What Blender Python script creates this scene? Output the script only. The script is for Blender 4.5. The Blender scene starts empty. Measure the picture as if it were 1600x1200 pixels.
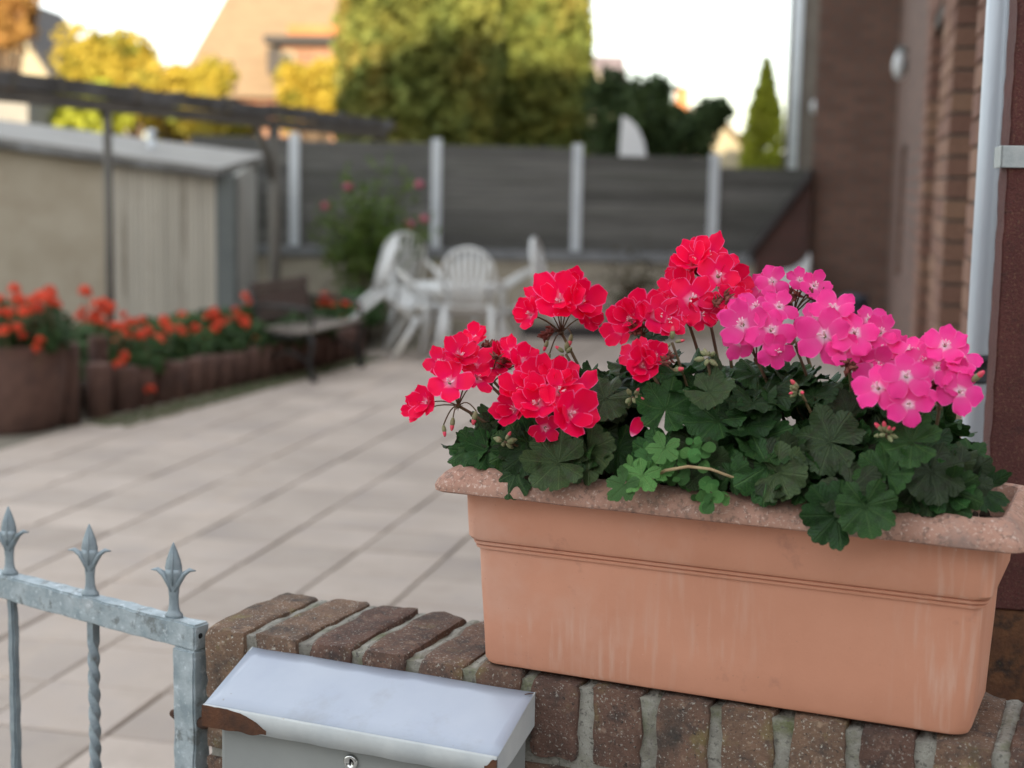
import bpy, bmesh, math, random
import numpy as np
from mathutils import Vector, Matrix, noise
R = math.radians
random.seed(7); rng = np.random.default_rng(7)
S = bpy.context.scene
COL = S.collection

# ------------------------------------------------------------------ camera
CAMH, FPX, PITCH, ROLL = 1.65, 2403.0, math.atan(320/2403), .02
cam_d = bpy.data.cameras.new('camera'); cam = bpy.data.objects.new('camera', cam_d); COL.objects.link(cam)
CM = Matrix.Rotation(math.pi/2-PITCH, 3, 'X') @ Matrix.Rotation(ROLL, 3, 'Z')
cam.matrix_world = Matrix.Translation((0, 0, CAMH)) @ CM.to_4x4()
cam_d.sensor_width = 36; cam_d.lens = FPX/1600*36; cam_d.clip_start = .05; cam_d.clip_end = 3000
cam_d.dof.use_dof = True; cam_d.dof.focus_distance = 2.15; cam_d.dof.aperture_fstop = 3.2
S.camera = cam
# ------------------------------------------------------------------ world and sun
SUN_AZ, SUN_EL = R(4), R(11.5)           # low evening sun from behind the camera, a little to the left
to_sun = Vector((-math.sin(SUN_AZ)*math.cos(SUN_EL), -math.cos(SUN_AZ)*math.cos(SUN_EL), math.sin(SUN_EL)))
W = bpy.data.worlds.new('World'); S.world = W; W.use_nodes = True
nt = W.node_tree; nt.nodes.clear()
wo = nt.nodes.new('ShaderNodeOutputWorld'); bg = nt.nodes.new('ShaderNodeBackground')
sky = nt.nodes.new('ShaderNodeTexSky'); sky.sky_type = 'NISHITA'; sky.sun_disc = False
sky.sun_elevation = SUN_EL; sky.sun_rotation = math.atan2(to_sun.x, to_sun.y)
sky.air_density = 1.0; sky.dust_density = 1.2; sky.ozone_density = 1.5
tc = nt.nodes.new('ShaderNodeTexCoord'); mp = nt.nodes.new('ShaderNodeMapping'); mp.inputs['Scale'].default_value = (1, 1, 5)
nz = nt.nodes.new('ShaderNodeTexNoise'); nz.inputs['Scale'].default_value = 2.2; nz.inputs['Detail'].default_value = 6
cr = nt.nodes.new('ShaderNodeValToRGB'); cr.color_ramp.elements[0].position = .36; cr.color_ramp.elements[1].position = .66
cr.color_ramp.elements[0].color = (.3, .3, .3, 1); cr.color_ramp.elements[1].color = (.92, .92, .92, 1)
mx = nt.nodes.new('ShaderNodeMix'); mx.data_type = 'RGBA'; mx.inputs['B'].default_value = (5.3, 5.3, 5.2, 1)
bg.inputs['Strength'].default_value = .15
L = nt.links.new
L(tc.outputs['Generated'], mp.inputs[0]); L(mp.outputs[0], nz.inputs['Vector']); L(nz.outputs['Fac'], cr.inputs[0])
L(cr.outputs[0], mx.inputs['Factor']); L(sky.outputs[0], mx.inputs['A']); L(mx.outputs['Result'], bg.inputs[0]); L(bg.outputs[0], wo.inputs[0])
sd = bpy.data.lights.new('sun', 'SUN'); sd.energy = 4.0; sd.angle = R(.5); sd.color = (1, .83, .58)
sun = bpy.data.objects.new('sun', sd); COL.objects.link(sun)
sun.rotation_euler = to_sun.to_track_quat('Z', 'Y').to_euler(); sun.location = to_sun*60
S.view_settings.view_transform = 'Standard'; S.view_settings.look = 'None'
S.view_settings.gamma = 1; S.view_settings.use_curve_mapping = False; S.view_settings.exposure = 1.62
S.render.engine = 'CYCLES'; S.render.resolution_x = 1024; S.render.resolution_y = 768

# ------------------------------------------------------------------ helpers
def ray(x, y): return CM @ Vector(((x-800)/FPX, -(y-600)/FPX, -1))
def atz(x, y, z):
    d = ray(x, y); return Vector((0, 0, CAMH)) + d*((z-CAMH)/d.z)
def aty(x, y, Y):
    d = ray(x, y); return Vector((0, 0, CAMH)) + d*(Y/d.y)
ALL = {}
def link(name, me, parent=None, loc=None, rot=None, scale=None):
    o = bpy.data.objects.new(name, me); COL.objects.link(o)
    if parent: o.parent = parent
    if loc is not None: o.location = loc
    if rot is not None: o.rotation_euler = rot
    if scale is not None: o.scale = scale
    return o
def tag(o, label=None, cat=None, group=None, kind=None):
    if label: o['label'] = label
    if cat: o['category'] = cat
    if group: o['group'] = group
    if kind: o['kind'] = kind
    return o
def thing(name, label, cat, loc=(0, 0, 0), rot=(0, 0, 0), group=None):
    o = bpy.data.objects.new(name, None); COL.objects.link(o); o.empty_display_size = .1
    o.location = loc; o.rotation_euler = rot
    return tag(o, label, cat, group)
def copy_tree(o, parent=None):
    c = o.copy(); COL.objects.link(c); c.parent = parent
    for ch in o.children: copy_tree(ch, c)
    return c
class MB:
    def __init__(s): s.v = []; s.f = []; s.m = []; s.uv = {}
    def add(s, vs, fs, mi=0, uv=None):
        n = len(s.v); s.v += [tuple(p) for p in vs]
        for f in fs: s.f.append(tuple(i+n for i in f)); s.m.append(mi)
        if uv:
            for i, t in enumerate(uv): s.uv[n+i] = t
        return s
    def box(s, x0, x1, y0, y1, z0, z1, mi=0, M=None):
        v = [Vector(p) for p in ((x0,y0,z0),(x1,y0,z0),(x1,y1,z0),(x0,y1,z0),(x0,y0,z1),(x1,y0,z1),(x1,y1,z1),(x0,y1,z1))]
        if M: v = [M @ p for p in v]
        return s.add(v, ((3,2,1,0),(4,5,6,7),(0,1,5,4),(1,2,6,5),(2,3,7,6),(3,0,4,7)), mi)
    def tube(s, pts, rad, n=8, mi=0, flat=1, cap=True, up=None):
        pts = [Vector(p) for p in pts]
        if not hasattr(rad, '__len__'): rad = [rad]*len(pts)
        rings = []; prev = None
        for i, p in enumerate(pts):
            t = (pts[min(i+1, len(pts)-1)]-pts[max(i-1, 0)]).normalized()
            if prev is None:
                a = up and Vector(up) or (Vector((0,0,1)) if abs(t.z) < .9 else Vector((1,0,0)))
                nx = t.cross(a).normalized()
            else: nx = (prev - t*prev.dot(t)).normalized()
            prev = nx; ny = t.cross(nx)
            rings.append([p+nx*(rad[i]*math.cos(2*math.pi*k/n))+ny*(rad[i]*flat*math.sin(2*math.pi*k/n)) for k in range(n)])
        v = [q for r in rings for q in r]; f = []
        for i in range(len(rings)-1):
            for k in range(n): f.append((i*n+k, i*n+(k+1) % n, (i+1)*n+(k+1) % n, (i+1)*n+k))
        if cap: f.append(tuple(range(n))[::-1]); f.append(tuple(range((len(rings)-1)*n, len(rings)*n)))
        return s.add(v, f, mi)
    def lathe(s, prof, n=16, c=(0,0,0), mi=0, sx=1, sy=1):
        v = []; f = []
        for r, z in prof:
            for k in range(n):
                a = 2*math.pi*k/n; v.append((c[0]+r*sx*math.cos(a), c[1]+r*sy*math.sin(a), c[2]+z))
        for i in range(len(prof)-1):
            for k in range(n): f.append((i*n+k, i*n+(k+1) % n, (i+1)*n+(k+1) % n, (i+1)*n+k))
        f.append(tuple(range(n))[::-1]); f.append(tuple(range((len(prof)-1)*n, len(prof)*n)))
        return s.add(v, f, mi)
    def blob(s, c, r, n=8, m=6, sc=(1,1,1), M=None, mi=0):
        prof = [(max(1e-4, math.sin(math.pi*i/m)), -math.cos(math.pi*i/m)) for i in range(m+1)]
        v = []; f = []
        for q, z in prof:
            for k in range(n):
                a = 2*math.pi*k/n; p = Vector((q*math.cos(a)*r*sc[0], q*math.sin(a)*r*sc[1], z*r*sc[2]))
                if M: p = M @ p
                v.append(p+Vector(c))
        for i in range(m):
            for k in range(n): f.append((i*n+k, i*n+(k+1) % n, (i+1)*n+(k+1) % n, (i+1)*n+k))
        return s.add(v, f, mi)
    def mesh(s, name, mats, smooth=False):
        me = bpy.data.meshes.new(name); me.from_pydata(s.v, [], s.f)
        for m in (mats if isinstance(mats, (list, tuple)) else [mats]): me.materials.append(m)
        if any(s.m): me.polygons.foreach_set('material_index', s.m)
        if s.uv:
            uvl = me.uv_layers.new(name='UVMap'); arr = np.zeros((len(s.v), 2), dtype=np.float32)
            for i, t in s.uv.items(): arr[i] = t
            li = np.zeros(len(me.loops), dtype=np.int32); me.loops.foreach_get('vertex_index', li)
            uvl.data.foreach_set('uv', arr[li].ravel())
        if smooth:
            me.polygons.foreach_set('use_smooth', [True]*len(me.polygons))
        me.update(); return me
    def build(s, name, mats, parent=None, smooth=False, **k): return link(name, s.mesh(name, mats, smooth), parent, **k)
def bevelled(o, w=.003, seg=2):
    b = o.modifiers.new('bevel', 'BEVEL'); b.width = w; b.segments = seg; b.limit_method = 'ANGLE'; b.angle_limit = R(40); return o
def autosmooth(me, ang=40):
    me.polygons.foreach_set('use_smooth', [True]*len(me.polygons))
    try: me.set_sharp_from_angle(angle=R(ang))
    except Exception: pass

# ------------------------------------------------------------------ materials
def mat(name, c1, c2=None, scale=8, rough=.75, bump=.15, bscale=60, metal=0, spec=.4, rand=0., layers=(), stretch=(1,1,1), detail=5, transl=0, lo=.35, hi=.65, sheen=0, hue=0, bdist=.01):
    m = bpy.data.materials.new(name); m.use_nodes = True; t = m.node_tree; N = t.nodes; K = t.links.new
    b = N['Principled BSDF']; b.inputs['Roughness'].default_value = rough; b.inputs['Metallic'].default_value = metal
    b.inputs['Specular IOR Level'].default_value = spec
    if sheen: b.inputs['Sheen Weight'].default_value = sheen
    co = N.new('ShaderNodeTexCoord'); oi = N.new('ShaderNodeObjectInfo')
    ad = N.new('ShaderNodeVectorMath'); ad.operation = 'ADD'
    ml = N.new('ShaderNodeMath'); ml.operation = 'MULTIPLY'; ml.inputs[1].default_value = 37.0
    K(oi.outputs['Random'], ml.inputs[0]); K(co.outputs['Object'], ad.inputs[0]); K(ml.outputs[0], ad.inputs[1])
    mpn = N.new('ShaderNodeMapping'); mpn.inputs['Scale'].default_value = stretch; K(ad.outputs[0], mpn.inputs[0])
    vec = mpn.outputs[0]
    def nse(sc, d=detail, r=.6):
        n = N.new('ShaderNodeTexNoise'); n.inputs['Scale'].default_value = sc; n.inputs['Detail'].default_value = d; n.inputs['Roughness'].default_value = r
        K(vec, n.inputs['Vector']); return n.outputs['Fac']
    def ramp(src, a, bb):
        q = N.new('ShaderNodeMapRange'); q.inputs[1].default_value = a; q.inputs[2].default_value = bb; q.clamp = True; K(src, q.inputs[0]); return q.outputs[0]
    def mixc(fac, A, B):
        q = N.new('ShaderNodeMix'); q.data_type = 'RGBA'
        K(fac, q.inputs['Factor']) if not isinstance(fac, float) else setattr(q.inputs['Factor'], 'default_value', fac)
        for nm, x in (('A', A), ('B', B)):
            if isinstance(x, tuple): q.inputs[nm].default_value = (*x[:3], 1)
            else: K(x, q.inputs[nm])
        return q.outputs['Result']
    col = mixc(ramp(nse(scale), lo, hi), c1, c2 or c1)
    for ly in layers:
        lc, ls, la, lb = ly[:4]
        if len(ly) > 4:
            mm = N.new('ShaderNodeMapping'); mm.inputs['Scale'].default_value = ly[4]; K(ad.outputs[0], mm.inputs[0])
            nn = N.new('ShaderNodeTexNoise'); nn.inputs['Scale'].default_value = ls; nn.inputs['Detail'].default_value = 5; K(mm.outputs[0], nn.inputs['Vector'])
            ms_ = N.new('ShaderNodeMath'); ms_.operation = 'MULTIPLY'; K(ramp(nn.outputs['Fac'], la, lb), ms_.inputs[0]); K(ramp(nse(3.1, 2), .5, .62), ms_.inputs[1]); fac = ms_.outputs[0]
        else: fac = ramp(nse(ls, 6, .65), la, lb)
        col = mixc(fac, col, lc)
    if rand or hue:
        h = N.new('ShaderNodeHueSaturation'); K(col, h.inputs['Color'])
        q = N.new('ShaderNodeMapRange'); q.inputs[3].default_value = 1-rand; q.inputs[4].default_value = 1+rand; K(oi.outputs['Random'], q.inputs[0]); K(q.outputs[0], h.inputs['Value'])
        if hue:
            q2 = N.new('ShaderNodeMapRange'); q2.inputs[3].default_value = .5-hue; q2.inputs[4].default_value = .5+hue; K(oi.outputs['Random'], q2.inputs[0]); K(q2.outputs[0], h.inputs['Hue'])
        col = h.outputs[0]
    K(col, b.inputs['Base Color'])
    if bump:
        bn = N.new('ShaderNodeBump'); bn.inputs['Strength'].default_value = bump; bn.inputs['Distance'].default_value = bdist
        K(nse(bscale, 6, .7), bn.inputs['Height']); K(bn.outputs[0], b.inputs['Normal'])
    if transl:
        tr = N.new('ShaderNodeBsdfTranslucent'); K(col, tr.inputs[0]); ms = N.new('ShaderNodeMixShader'); ms.inputs[0].default_value = transl
        K(b.outputs[0], ms.inputs[1]); K(tr.outputs[0], ms.inputs[2]); K(ms.outputs[0], N['Material Output'].inputs[0])
    m['col'] = 1
    return m
def brickmat(name, c1, c2, mortar, bw=.25, bh=.0625, ms=.01, rough=.85):
    m = bpy.data.materials.new(name); m.use_nodes = True; t = m.node_tree; N = t.nodes; K = t.links.new
    b = N['Principled BSDF']; b.inputs['Roughness'].default_value = rough
    co = N.new('ShaderNodeTexCoord'); sp = N.new('ShaderNodeSeparateXYZ'); K(co.outputs['Object'], sp.inputs[0])
    a = N.new('ShaderNodeMath'); K(sp.outputs[0], a.inputs[0]); K(sp.outputs[1], a.inputs[1])
    cb = N.new('ShaderNodeCombineXYZ'); K(a.outputs[0], cb.inputs[0]); K(sp.outputs[2], cb.inputs[1])
    br = N.new('ShaderNodeTexBrick'); K(cb.outputs[0], br.inputs['Vector']); br.inputs['Scale'].default_value = 1
    br.inputs['Color1'].default_value = (*c1, 1); br.inputs['Color2'].default_value = (*c2, 1); br.inputs['Mortar'].default_value = (*mortar, 1)
    br.inputs['Mortar Size'].default_value = ms; br.inputs['Brick Width'].default_value = bw; br.inputs['Row Height'].default_value = bh; br.inputs['Mortar Smooth'].default_value = .1
    nn = N.new('ShaderNodeTexNoise'); nn.inputs['Scale'].default_value = 3; nn.inputs['Detail'].default_value = 6; K(co.outputs['Object'], nn.inputs['Vector'])
    q = N.new('ShaderNodeMapRange'); q.inputs[3].default_value = .75; q.inputs[4].default_value = 1.25; K(nn.outputs['Fac'], q.inputs[0])
    h = N.new('ShaderNodeHueSaturation'); K(br.outputs['Color'], h.inputs['Color']); K(q.outputs[0], h.inputs['Value']); K(h.outputs[0], b.inputs['Base Color'])
    bn = N.new('ShaderNodeBump'); bn.invert = True; bn.inputs['Strength'].default_value = .6; bn.inputs['Distance'].default_value = .008; K(br.outputs['Fac'], bn.inputs['Height']); K(bn.outputs[0], b.inputs['Normal'])
    return m
def leafmat(name, dark, light, vein, nv=7, transl=.18, zone=None, rough=.48, rand=.38):
    # UV: u = distance from the stalk (0..1), v = angle in lobes
    m = bpy.data.materials.new(name); m.use_nodes = True; t = m.node_tree; N = t.nodes; K = t.links.new
    b = N['Principled BSDF']; b.inputs['Roughness'].default_value = rough; b.inputs['Specular IOR Level'].default_value = .3; b.inputs['Sheen Weight'].default_value = .0
    uv = N.new('ShaderNodeUVMap'); sp = N.new('ShaderNodeSeparateXYZ'); K(uv.outputs[0], sp.inputs[0])
    def mth(op, A, B=None):
        n = N.new('ShaderNodeMath'); n.operation = op
        for i, x in enumerate((A, B)):
            if x is None: continue
            if isinstance(x, (int, float)): n.inputs[i].default_value = x
            else: K(x, n.inputs[i])
        return n.outputs[0]
    fr = mth('FRACT', sp.outputs[1]); d = mth('ABSOLUTE', mth('SUBTRACT', fr, .5))
    dist = mth('MULTIPLY', d, mth('ADD', sp.outputs[0], .12))
    vfac = N.new('ShaderNodeMapRange'); vfac.inputs[1].default_value = .012; vfac.inputs[2].default_value = .045; vfac.inputs[3].default_value = 1; vfac.inputs[4].default_value = 0; K(dist, vfac.inputs[0])
    # side veins
    sv = mth('FRACT', mth('MULTIPLY', mth('ADD', sp.outputs[0], mth('MULTIPLY', d, -.9)), 6.0)); sd_ = mth('ABSOLUTE', mth('SUBTRACT', sv, .5))
    sfac = N.new('ShaderNodeMapRange'); sfac.inputs[1].default_value = .02; sfac.inputs[2].default_value = .12; sfac.inputs[3].default_value = .45; sfac.inputs[4].default_value = 0; K(sd_, sfac.inputs[0])
    vt = mth('MAXIMUM', vfac.outputs[0], sfac.outputs[0])
    co = N.new('ShaderNodeTexCoord'); nn = N.new('ShaderNodeTexNoise'); nn.inputs['Scale'].default_value = 45; nn.inputs['Detail'].default_value = 5
    oi = N.new('ShaderNodeObjectInfo'); ad = N.new('ShaderNodeVectorMath'); K(co.outputs['Object'], ad.inputs[0]); K(mth('MULTIPLY', oi.outputs['Random'], 31.), ad.inputs[1]); K(ad.outputs[0], nn.inputs['Vector'])
    q = N.new('ShaderNodeMapRange'); q.inputs[1].default_value = .35; q.inputs[2].default_value = .65; K(nn.outputs['Fac'], q.inputs[0])
    def mixc(fac, A, B):
        x = N.new('ShaderNodeMix'); x.data_type = 'RGBA'
        if isinstance(fac, float): x.inputs['Factor'].default_value = fac
        else: K(fac, x.inputs['Factor'])
        for nm, y in (('A', A), ('B', B)):
            if isinstance(y, tuple): x.inputs[nm].default_value = (*y, 1)
            else: K(y, x.inputs[nm])
        return x.outputs['Result']
    c = mixc(q.outputs[0], dark, light)
    if zone:
        z = N.new('ShaderNodeMapRange'); z.inputs[1].default_value = .12; z.inputs[2].default_value = 0; K(mth('ABSOLUTE', mth('SUBTRACT', sp.outputs[0], .58)), z.inputs[0])
        c = mixc(mth('MULTIPLY', z.outputs[0], .45), c, zone)
    c = mixc(mth('MULTIPLY', vt, .4), c, vein)
    h = N.new('ShaderNodeHueSaturation'); K(c, h.inputs['Color']); r = N.new('ShaderNodeMapRange'); r.inputs[3].default_value = 1-rand; r.inputs[4].default_value = 1+rand*1.4; K(oi.outputs['Random'], r.inputs[0]); K(r.outputs[0], h.inputs['Value'])
    r2 = N.new('ShaderNodeMapRange'); r2.inputs[3].default_value = .485; r2.inputs[4].default_value = .505; K(mth('FRACT', mth('MULTIPLY', oi.outputs['Random'], 7.3)), r2.inputs[0]); K(r2.outputs[0], h.inputs['Hue'])
    K(h.outputs[0], b.inputs['Base Color'])
    bn = N.new('ShaderNodeBump'); bn.invert = True; bn.inputs['Strength'].default_value = .8; bn.inputs['Distance'].default_value = .0025; K(mth('ADD', vt, mth('MULTIPLY', nn.outputs['Fac'], .5)), bn.inputs['Height']); K(bn.outputs[0], b.inputs['Normal'])
    tr = N.new('ShaderNodeBsdfTranslucent'); K(h.outputs[0], tr.inputs[0]); ms = N.new('ShaderNodeMixShader'); ms.inputs[0].default_value = transl
    K(b.outputs[0], ms.inputs[1]); K(tr.outputs[0], ms.inputs[2]); K(ms.outputs[0], N['Material Output'].inputs[0])
    return m
def petalmat(name, inner, body, edge, centre, rough=.5, cw=.26):
    m = bpy.data.materials.new(name); m.use_nodes = True; t = m.node_tree; N = t.nodes; K = t.links.new
    b = N['Principled BSDF']; b.inputs['Roughness'].default_value = rough; b.inputs['Specular IOR Level'].default_value = .18; b.inputs['Sheen Weight'].default_value = .0
    uv = N.new('ShaderNodeUVMap'); sp = N.new('ShaderNodeSeparateXYZ'); K(uv.outputs[0], sp.inputs[0])
    # u radial 0..1, v = edge distance 0 (middle) .. 1 (margin)
    cr = N.new('ShaderNodeValToRGB'); e = cr.color_ramp.elements
    e[0].position = 0; e[0].color = (*centre, 1); e[1].position = 1; e[1].color = (*body, 1)
    x = e.new(.05); x.color = (*centre, 1); x = e.new(cw); x.color = (*inner, 1); x = e.new(.6); x.color = (*body, 1)
    K(sp.outputs[0], cr.inputs[0])
    ed = N.new('ShaderNodeMapRange'); ed.inputs[1].default_value = .80; ed.inputs[2].default_value = .98; K(sp.outputs[1], ed.inputs[0])
    mx = N.new('ShaderNodeMix'); mx.data_type = 'RGBA'; K(ed.outputs[0], mx.inputs['Factor']); K(cr.outputs[0], mx.inputs['A']); mx.inputs['B'].default_value = (*edge, 1)
    co = N.new('ShaderNodeTexCoord'); nn = N.new('ShaderNodeTexNoise'); nn.inputs['Scale'].default_value = 160; nn.inputs['Detail'].default_value = 3; K(co.outputs['Object'], nn.inputs['Vector'])
    oi = N.new('ShaderNodeObjectInfo'); h = N.new('ShaderNodeHueSaturation'); K(mx.outputs['Result'], h.inputs['Color'])
    r = N.new('ShaderNodeMapRange'); r.inputs[3].default_value = .82; r.inputs[4].default_value = 1.1; K(oi.outputs['Random'], r.inputs[0]); K(r.outputs[0], h.inputs['Value']); K(h.outputs[0], b.inputs['Base Color'])
    bn = N.new('ShaderNodeBump'); bn.inputs['Strength'].default_value = .25; bn.inputs['Distance'].default_value = .001; K(nn.outputs['Fac'], bn.inputs['Height']); K(bn.outputs[0], b.inputs['Normal'])
    tr = N.new('ShaderNodeBsdfTranslucent'); K(h.outputs[0], tr.inputs[0]); ms = N.new('ShaderNodeMixShader'); ms.inputs[0].default_value = .3
    K(b.outputs[0], ms.inputs[1]); K(tr.outputs[0], ms.inputs[2]); K(ms.outputs[0], N['Material Output'].inputs[0])
    return m

m_terra = mat('terracotta', (.51,.225,.137), (.59,.275,.175), 5, .68, .06, 160, layers=(((.60,.36,.27), 2.2, .52, .75), ((.44,.20,.13), 14, .62, .72), ((.565,.315,.225), 7, .50, .68, (14,14,1.2)), ((.40,.19,.12), 260, .66, .72), ((.68,.48,.40), 210, .70, .74)), lo=.3, hi=.7)
m_rim = mat('terracotta_rim', (.36,.195,.14), (.44,.25,.185), 26, .88, .35, 380, layers=(((.24,.145,.11), 120, .52, .62), ((.56,.41,.34), 200, .56, .64), ((.26,.18,.15), 9, .54, .72)), bdist=.004)
m_soil = mat('potting_soil', (.03,.018,.012), (.07,.045,.03), 90, .95, .8, 120)
m_brick = mat('old_brick', (.145,.085,.06), (.205,.118,.08), 18, .92, .8, 150, rand=.24, hue=.010, layers=(((.085,.06,.05), 26, .50, .66), ((.22,.17,.07), 11, .57, .70), ((.30,.20,.14), 45, .58, .68), ((.44,.41,.35), 230, .585, .64), ((.06,.05,.043), 7, .54, .70), ((.05,.04,.035), 170, .60, .66)), bdist=.010)
m_mortar = mat('old_mortar', (.31,.295,.25), (.43,.415,.36), 60, .95, .7, 220, layers=(((.16,.17,.08), 14, .50, .68), ((.15,.14,.12), 120, .54, .64), ((.20,.18,.15), 9, .52, .7)), bdist=.010)
m_galv = mat('galvanised_steel', (.26,.315,.34), (.42,.475,.50), 26, .5, .35, 80, metal=.3, spec=.5, layers=(((.19,.21,.21), 30, .54, .64), ((.58,.64,.67), 70, .56, .68), ((.13,.12,.10), 11, .64, .74), ((.62,.66,.69), 15, .62, .72)), bdist=.006)
m_galv2 = mat('cast_zinc', (.20,.245,.27), (.31,.36,.385), 30, .5, .2, 140, metal=.35, layers=(((.2,.22,.22), 40, .58, .7),), bdist=.003)
m_rust = mat('rust', (.055,.027,.017), (.12,.048,.022), 30, .9, .6, 160, layers=(((.06,.03,.02), 50, .55, .7),))
m_lid = mat('painted_lid', (.36,.40,.48), (.40,.44,.51), 7, .22, .03, 120, spec=.5, layers=(((.32,.34,.37), 6, .56, .72), ((.30,.29,.28), 60, .68, .74),))
m_lip = mat('painted_lip', (.44,.465,.47), (.52,.54,.535), 18, .35, .05, 120, layers=(((.42,.33,.24), 70, .68, .76),))
m_mbox = mat('mailbox_grey', (.25,.26,.25), (.29,.30,.285), 5, .5, .05, 300)
m_chrome = mat('chrome', (.6,.6,.58), None, 5, .18, 0, metal=1)
m_dark = mat('dark_void', (.012,.012,.012), None, 5, .9, 0)
m_col = mat('red_oxide_paint', (.105,.026,.021), (.145,.038,.03), 14, .7, .9, 260, layers=(((.19,.095,.055), 210, .55, .64), ((.07,.022,.018), 30, .56, .72), ((.05,.018,.014), 260, .58, .66)), bdist=.010)
m_colrust = mat('rusted_steel', (.085,.035,.018), (.17,.075,.032), 22, .92, .7, 150, layers=(((.035,.022,.016), 30, .5, .65), ((.15,.13,.06), 60, .66, .74)), bdist=.008)
m_pipe = mat('zinc_pipe', (.50,.55,.60), (.58,.62,.66), 6, .38, .02, 90, metal=.1, stretch=(1,1,.3))
m_clamp = mat('steel_clamp', (.36,.39,.39), (.46,.48,.47), 70, .5, .2, 300, metal=.4)
m_rubber = mat('rubber', (.03,.033,.036), None, 5, .6, .05)
m_pave = mat('concrete_slab', (.40,.335,.285), (.47,.40,.345), 5, .9, .35, 90, rand=.11, layers=(((.34,.29,.26), 2.5, .5, .75), ((.28,.25,.22), 30, .64, .74)), bdist=.004)
m_joint = mat('joint_sand', (.17,.15,.12), (.24,.22,.17), 30, .95, .4, 90)
m_ground = mat('lawn_ground', (.06,.075,.03), (.10,.10,.05), 4, .95, .4, 30)
m_street = mat('street_paving', (.30,.28,.26), (.36,.34,.31), 3, .9, .3, 60)
m_stem = mat('geranium_stem', (.10,.05,.03), (.12,.09,.035), 60, .6, .15, 200)
m_stalk = mat('leaf_stalk', (.07,.08,.025), (.12,.085,.04), 60, .6, .1, 200)
m_bud = mat('bud_green', (.17,.20,.08), (.25,.22,.12), 120, .6, .15, 300)
m_budtip = mat('bud_tip', (.75,.05,.12), (.6,.09,.1), 120, .5, .1, 300)
m_spent = mat('spent_flower', (.13,.035,.025), (.24,.07,.05), 160, .8, .4, 300)
m_straw = mat('dry_straw', (.42,.31,.17), (.30,.20,.10), 60, .8, .3, 200)
m_stamen = mat('stamen', (.9,.55,.62), None, 9, .5, 0)
m_leaf = leafmat('geranium_leaf', (.010,.040,.009), (.026,.082,.016), (.075,.15,.042), zone=(.010,.026,.008))
m_leaf2 = leafmat('geranium_leaf_bronze', (.018,.040,.013), (.042,.070,.022), (.08,.12,.045), zone=(.028,.022,.013))
m_weed = leafmat('weed_leaf', (.055,.17,.04), (.09,.24,.06), (.16,.3,.1), transl=.3)
m_red = petalmat('red_petal', (.90,.004,.12), (.94,.003,.075), (.95,.15,.40), (.95,.32,.50), cw=.24)
m_pink = petalmat('pink_petal', (.92,.09,.36), (.93,.045,.31), (.94,.16,.44), (.97,.62,.76), cw=.22)
m_orange = mat('orange_petal', (.75,.06,.025), (.80,.10,.03), 40, .6, 0, transl=.25)
m_bedleaf = mat('bed_foliage', (.03,.08,.02), (.06,.12,.03), 12, .6, 0, transl=.2, rand=.2)
m_palis = mat('brown_concrete', (.115,.065,.052), (.16,.092,.072), 12, .92, .5, 60, rand=.12, layers=(((.08,.05,.045), 5, .5, .7),))
m_gravel = mat('weedy_gravel', (.24,.22,.15), (.16,.18,.09), 40, .95, .5, 80, rand=.3)
m_white = mat('white_plastic', (.68,.70,.70), (.74,.75,.74), 4, .35, 0, layers=(((.5,.51,.48), 7, .58, .8),))
m_iron = mat('black_iron', (.02,.02,.021), (.035,.033,.03), 20, .5, .2, 90)
m_slat = mat('bench_slat', (.17,.14,.115), (.26,.23,.20), 6, .7, .3, 60, stretch=(9,.6,9), rand=.2)
m_bpanel = mat('bench_back', (.065,.042,.035), (.10,.065,.052), 20, .7, .3, 80, rand=.15)
m_board = mat('fence_board', (.11,.11,.105), (.17,.168,.16), 4, .9, .3, 60, stretch=(.4,6,9), rand=.26, layers=(((.075,.08,.065), 3, .5, .75),))
m_post = mat('fence_post_metal', (.50,.54,.58), (.56,.60,.63), 5, .45, 0)
m_rail = mat('fence_base_rail', (.17,.18,.19), (.22,.23,.24), 8, .7, .1)
m_plinth = mat('rendered_plinth', (.34,.31,.25), (.42,.385,.31), 6, .92, .4, 40, layers=(((.26,.23,.19), 2, .5, .7),))
m_shed = mat('shed_sheet', (.33,.285,.215), (.39,.345,.27), 3, .85, .15, 60, layers=(((.28,.23,.17), 1.4, .5, .72),))
m_shed2 = mat('shed_rib', (.47,.44,.375), (.56,.525,.455), 2.2, .8, .1, 60, stretch=(1,1,.3), layers=(((.25,.21,.16), 2.2, .56, .70),), rand=.09)
m_roofing = mat('roofing_sheet', (.20,.19,.175), (.27,.26,.235), 3, .7, .1, 60, layers=(((.2,.19,.18), 2, .5, .7),))
m_trim = mat('grey_trim', (.12,.135,.135), (.15,.165,.16), 4, .7, .1)
m_palewall = mat('pale_wall', (.40,.395,.36), (.46,.455,.42), 4, .9, .2, 30)
m_timber = mat('weathered_beam', (.08,.078,.075), (.15,.15,.15), 3, .85, .3, 40, layers=(((.25,.26,.27), 1.6, .55, .7), ((.05,.045,.04), 4, .58, .7)))
m_steelpost = mat('thin_steel_post', (.10,.095,.085), (.14,.13,.11), 4, .7, .1)
m_hbrick = mat('house_brick', (.20,.105,.072), (.265,.145,.10), 9, .88, .3, 90, rand=.2, hue=.01, layers=(((.12,.075,.06), 14, .58, .72),))
m_hmortar = mat('house_mortar', (.10,.085,.072), (.13,.11,.095), 30, .95, .3, 90)
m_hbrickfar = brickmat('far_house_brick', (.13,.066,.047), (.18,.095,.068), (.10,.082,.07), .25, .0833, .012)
m_nbrick = brickmat('neighbour_brick', (.125,.10,.08), (.155,.13,.105), (.11,.10,.09))
m_glass = mat('window_glass', (.03,.035,.04), None, 3, .08, 0, spec=.6)
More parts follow.
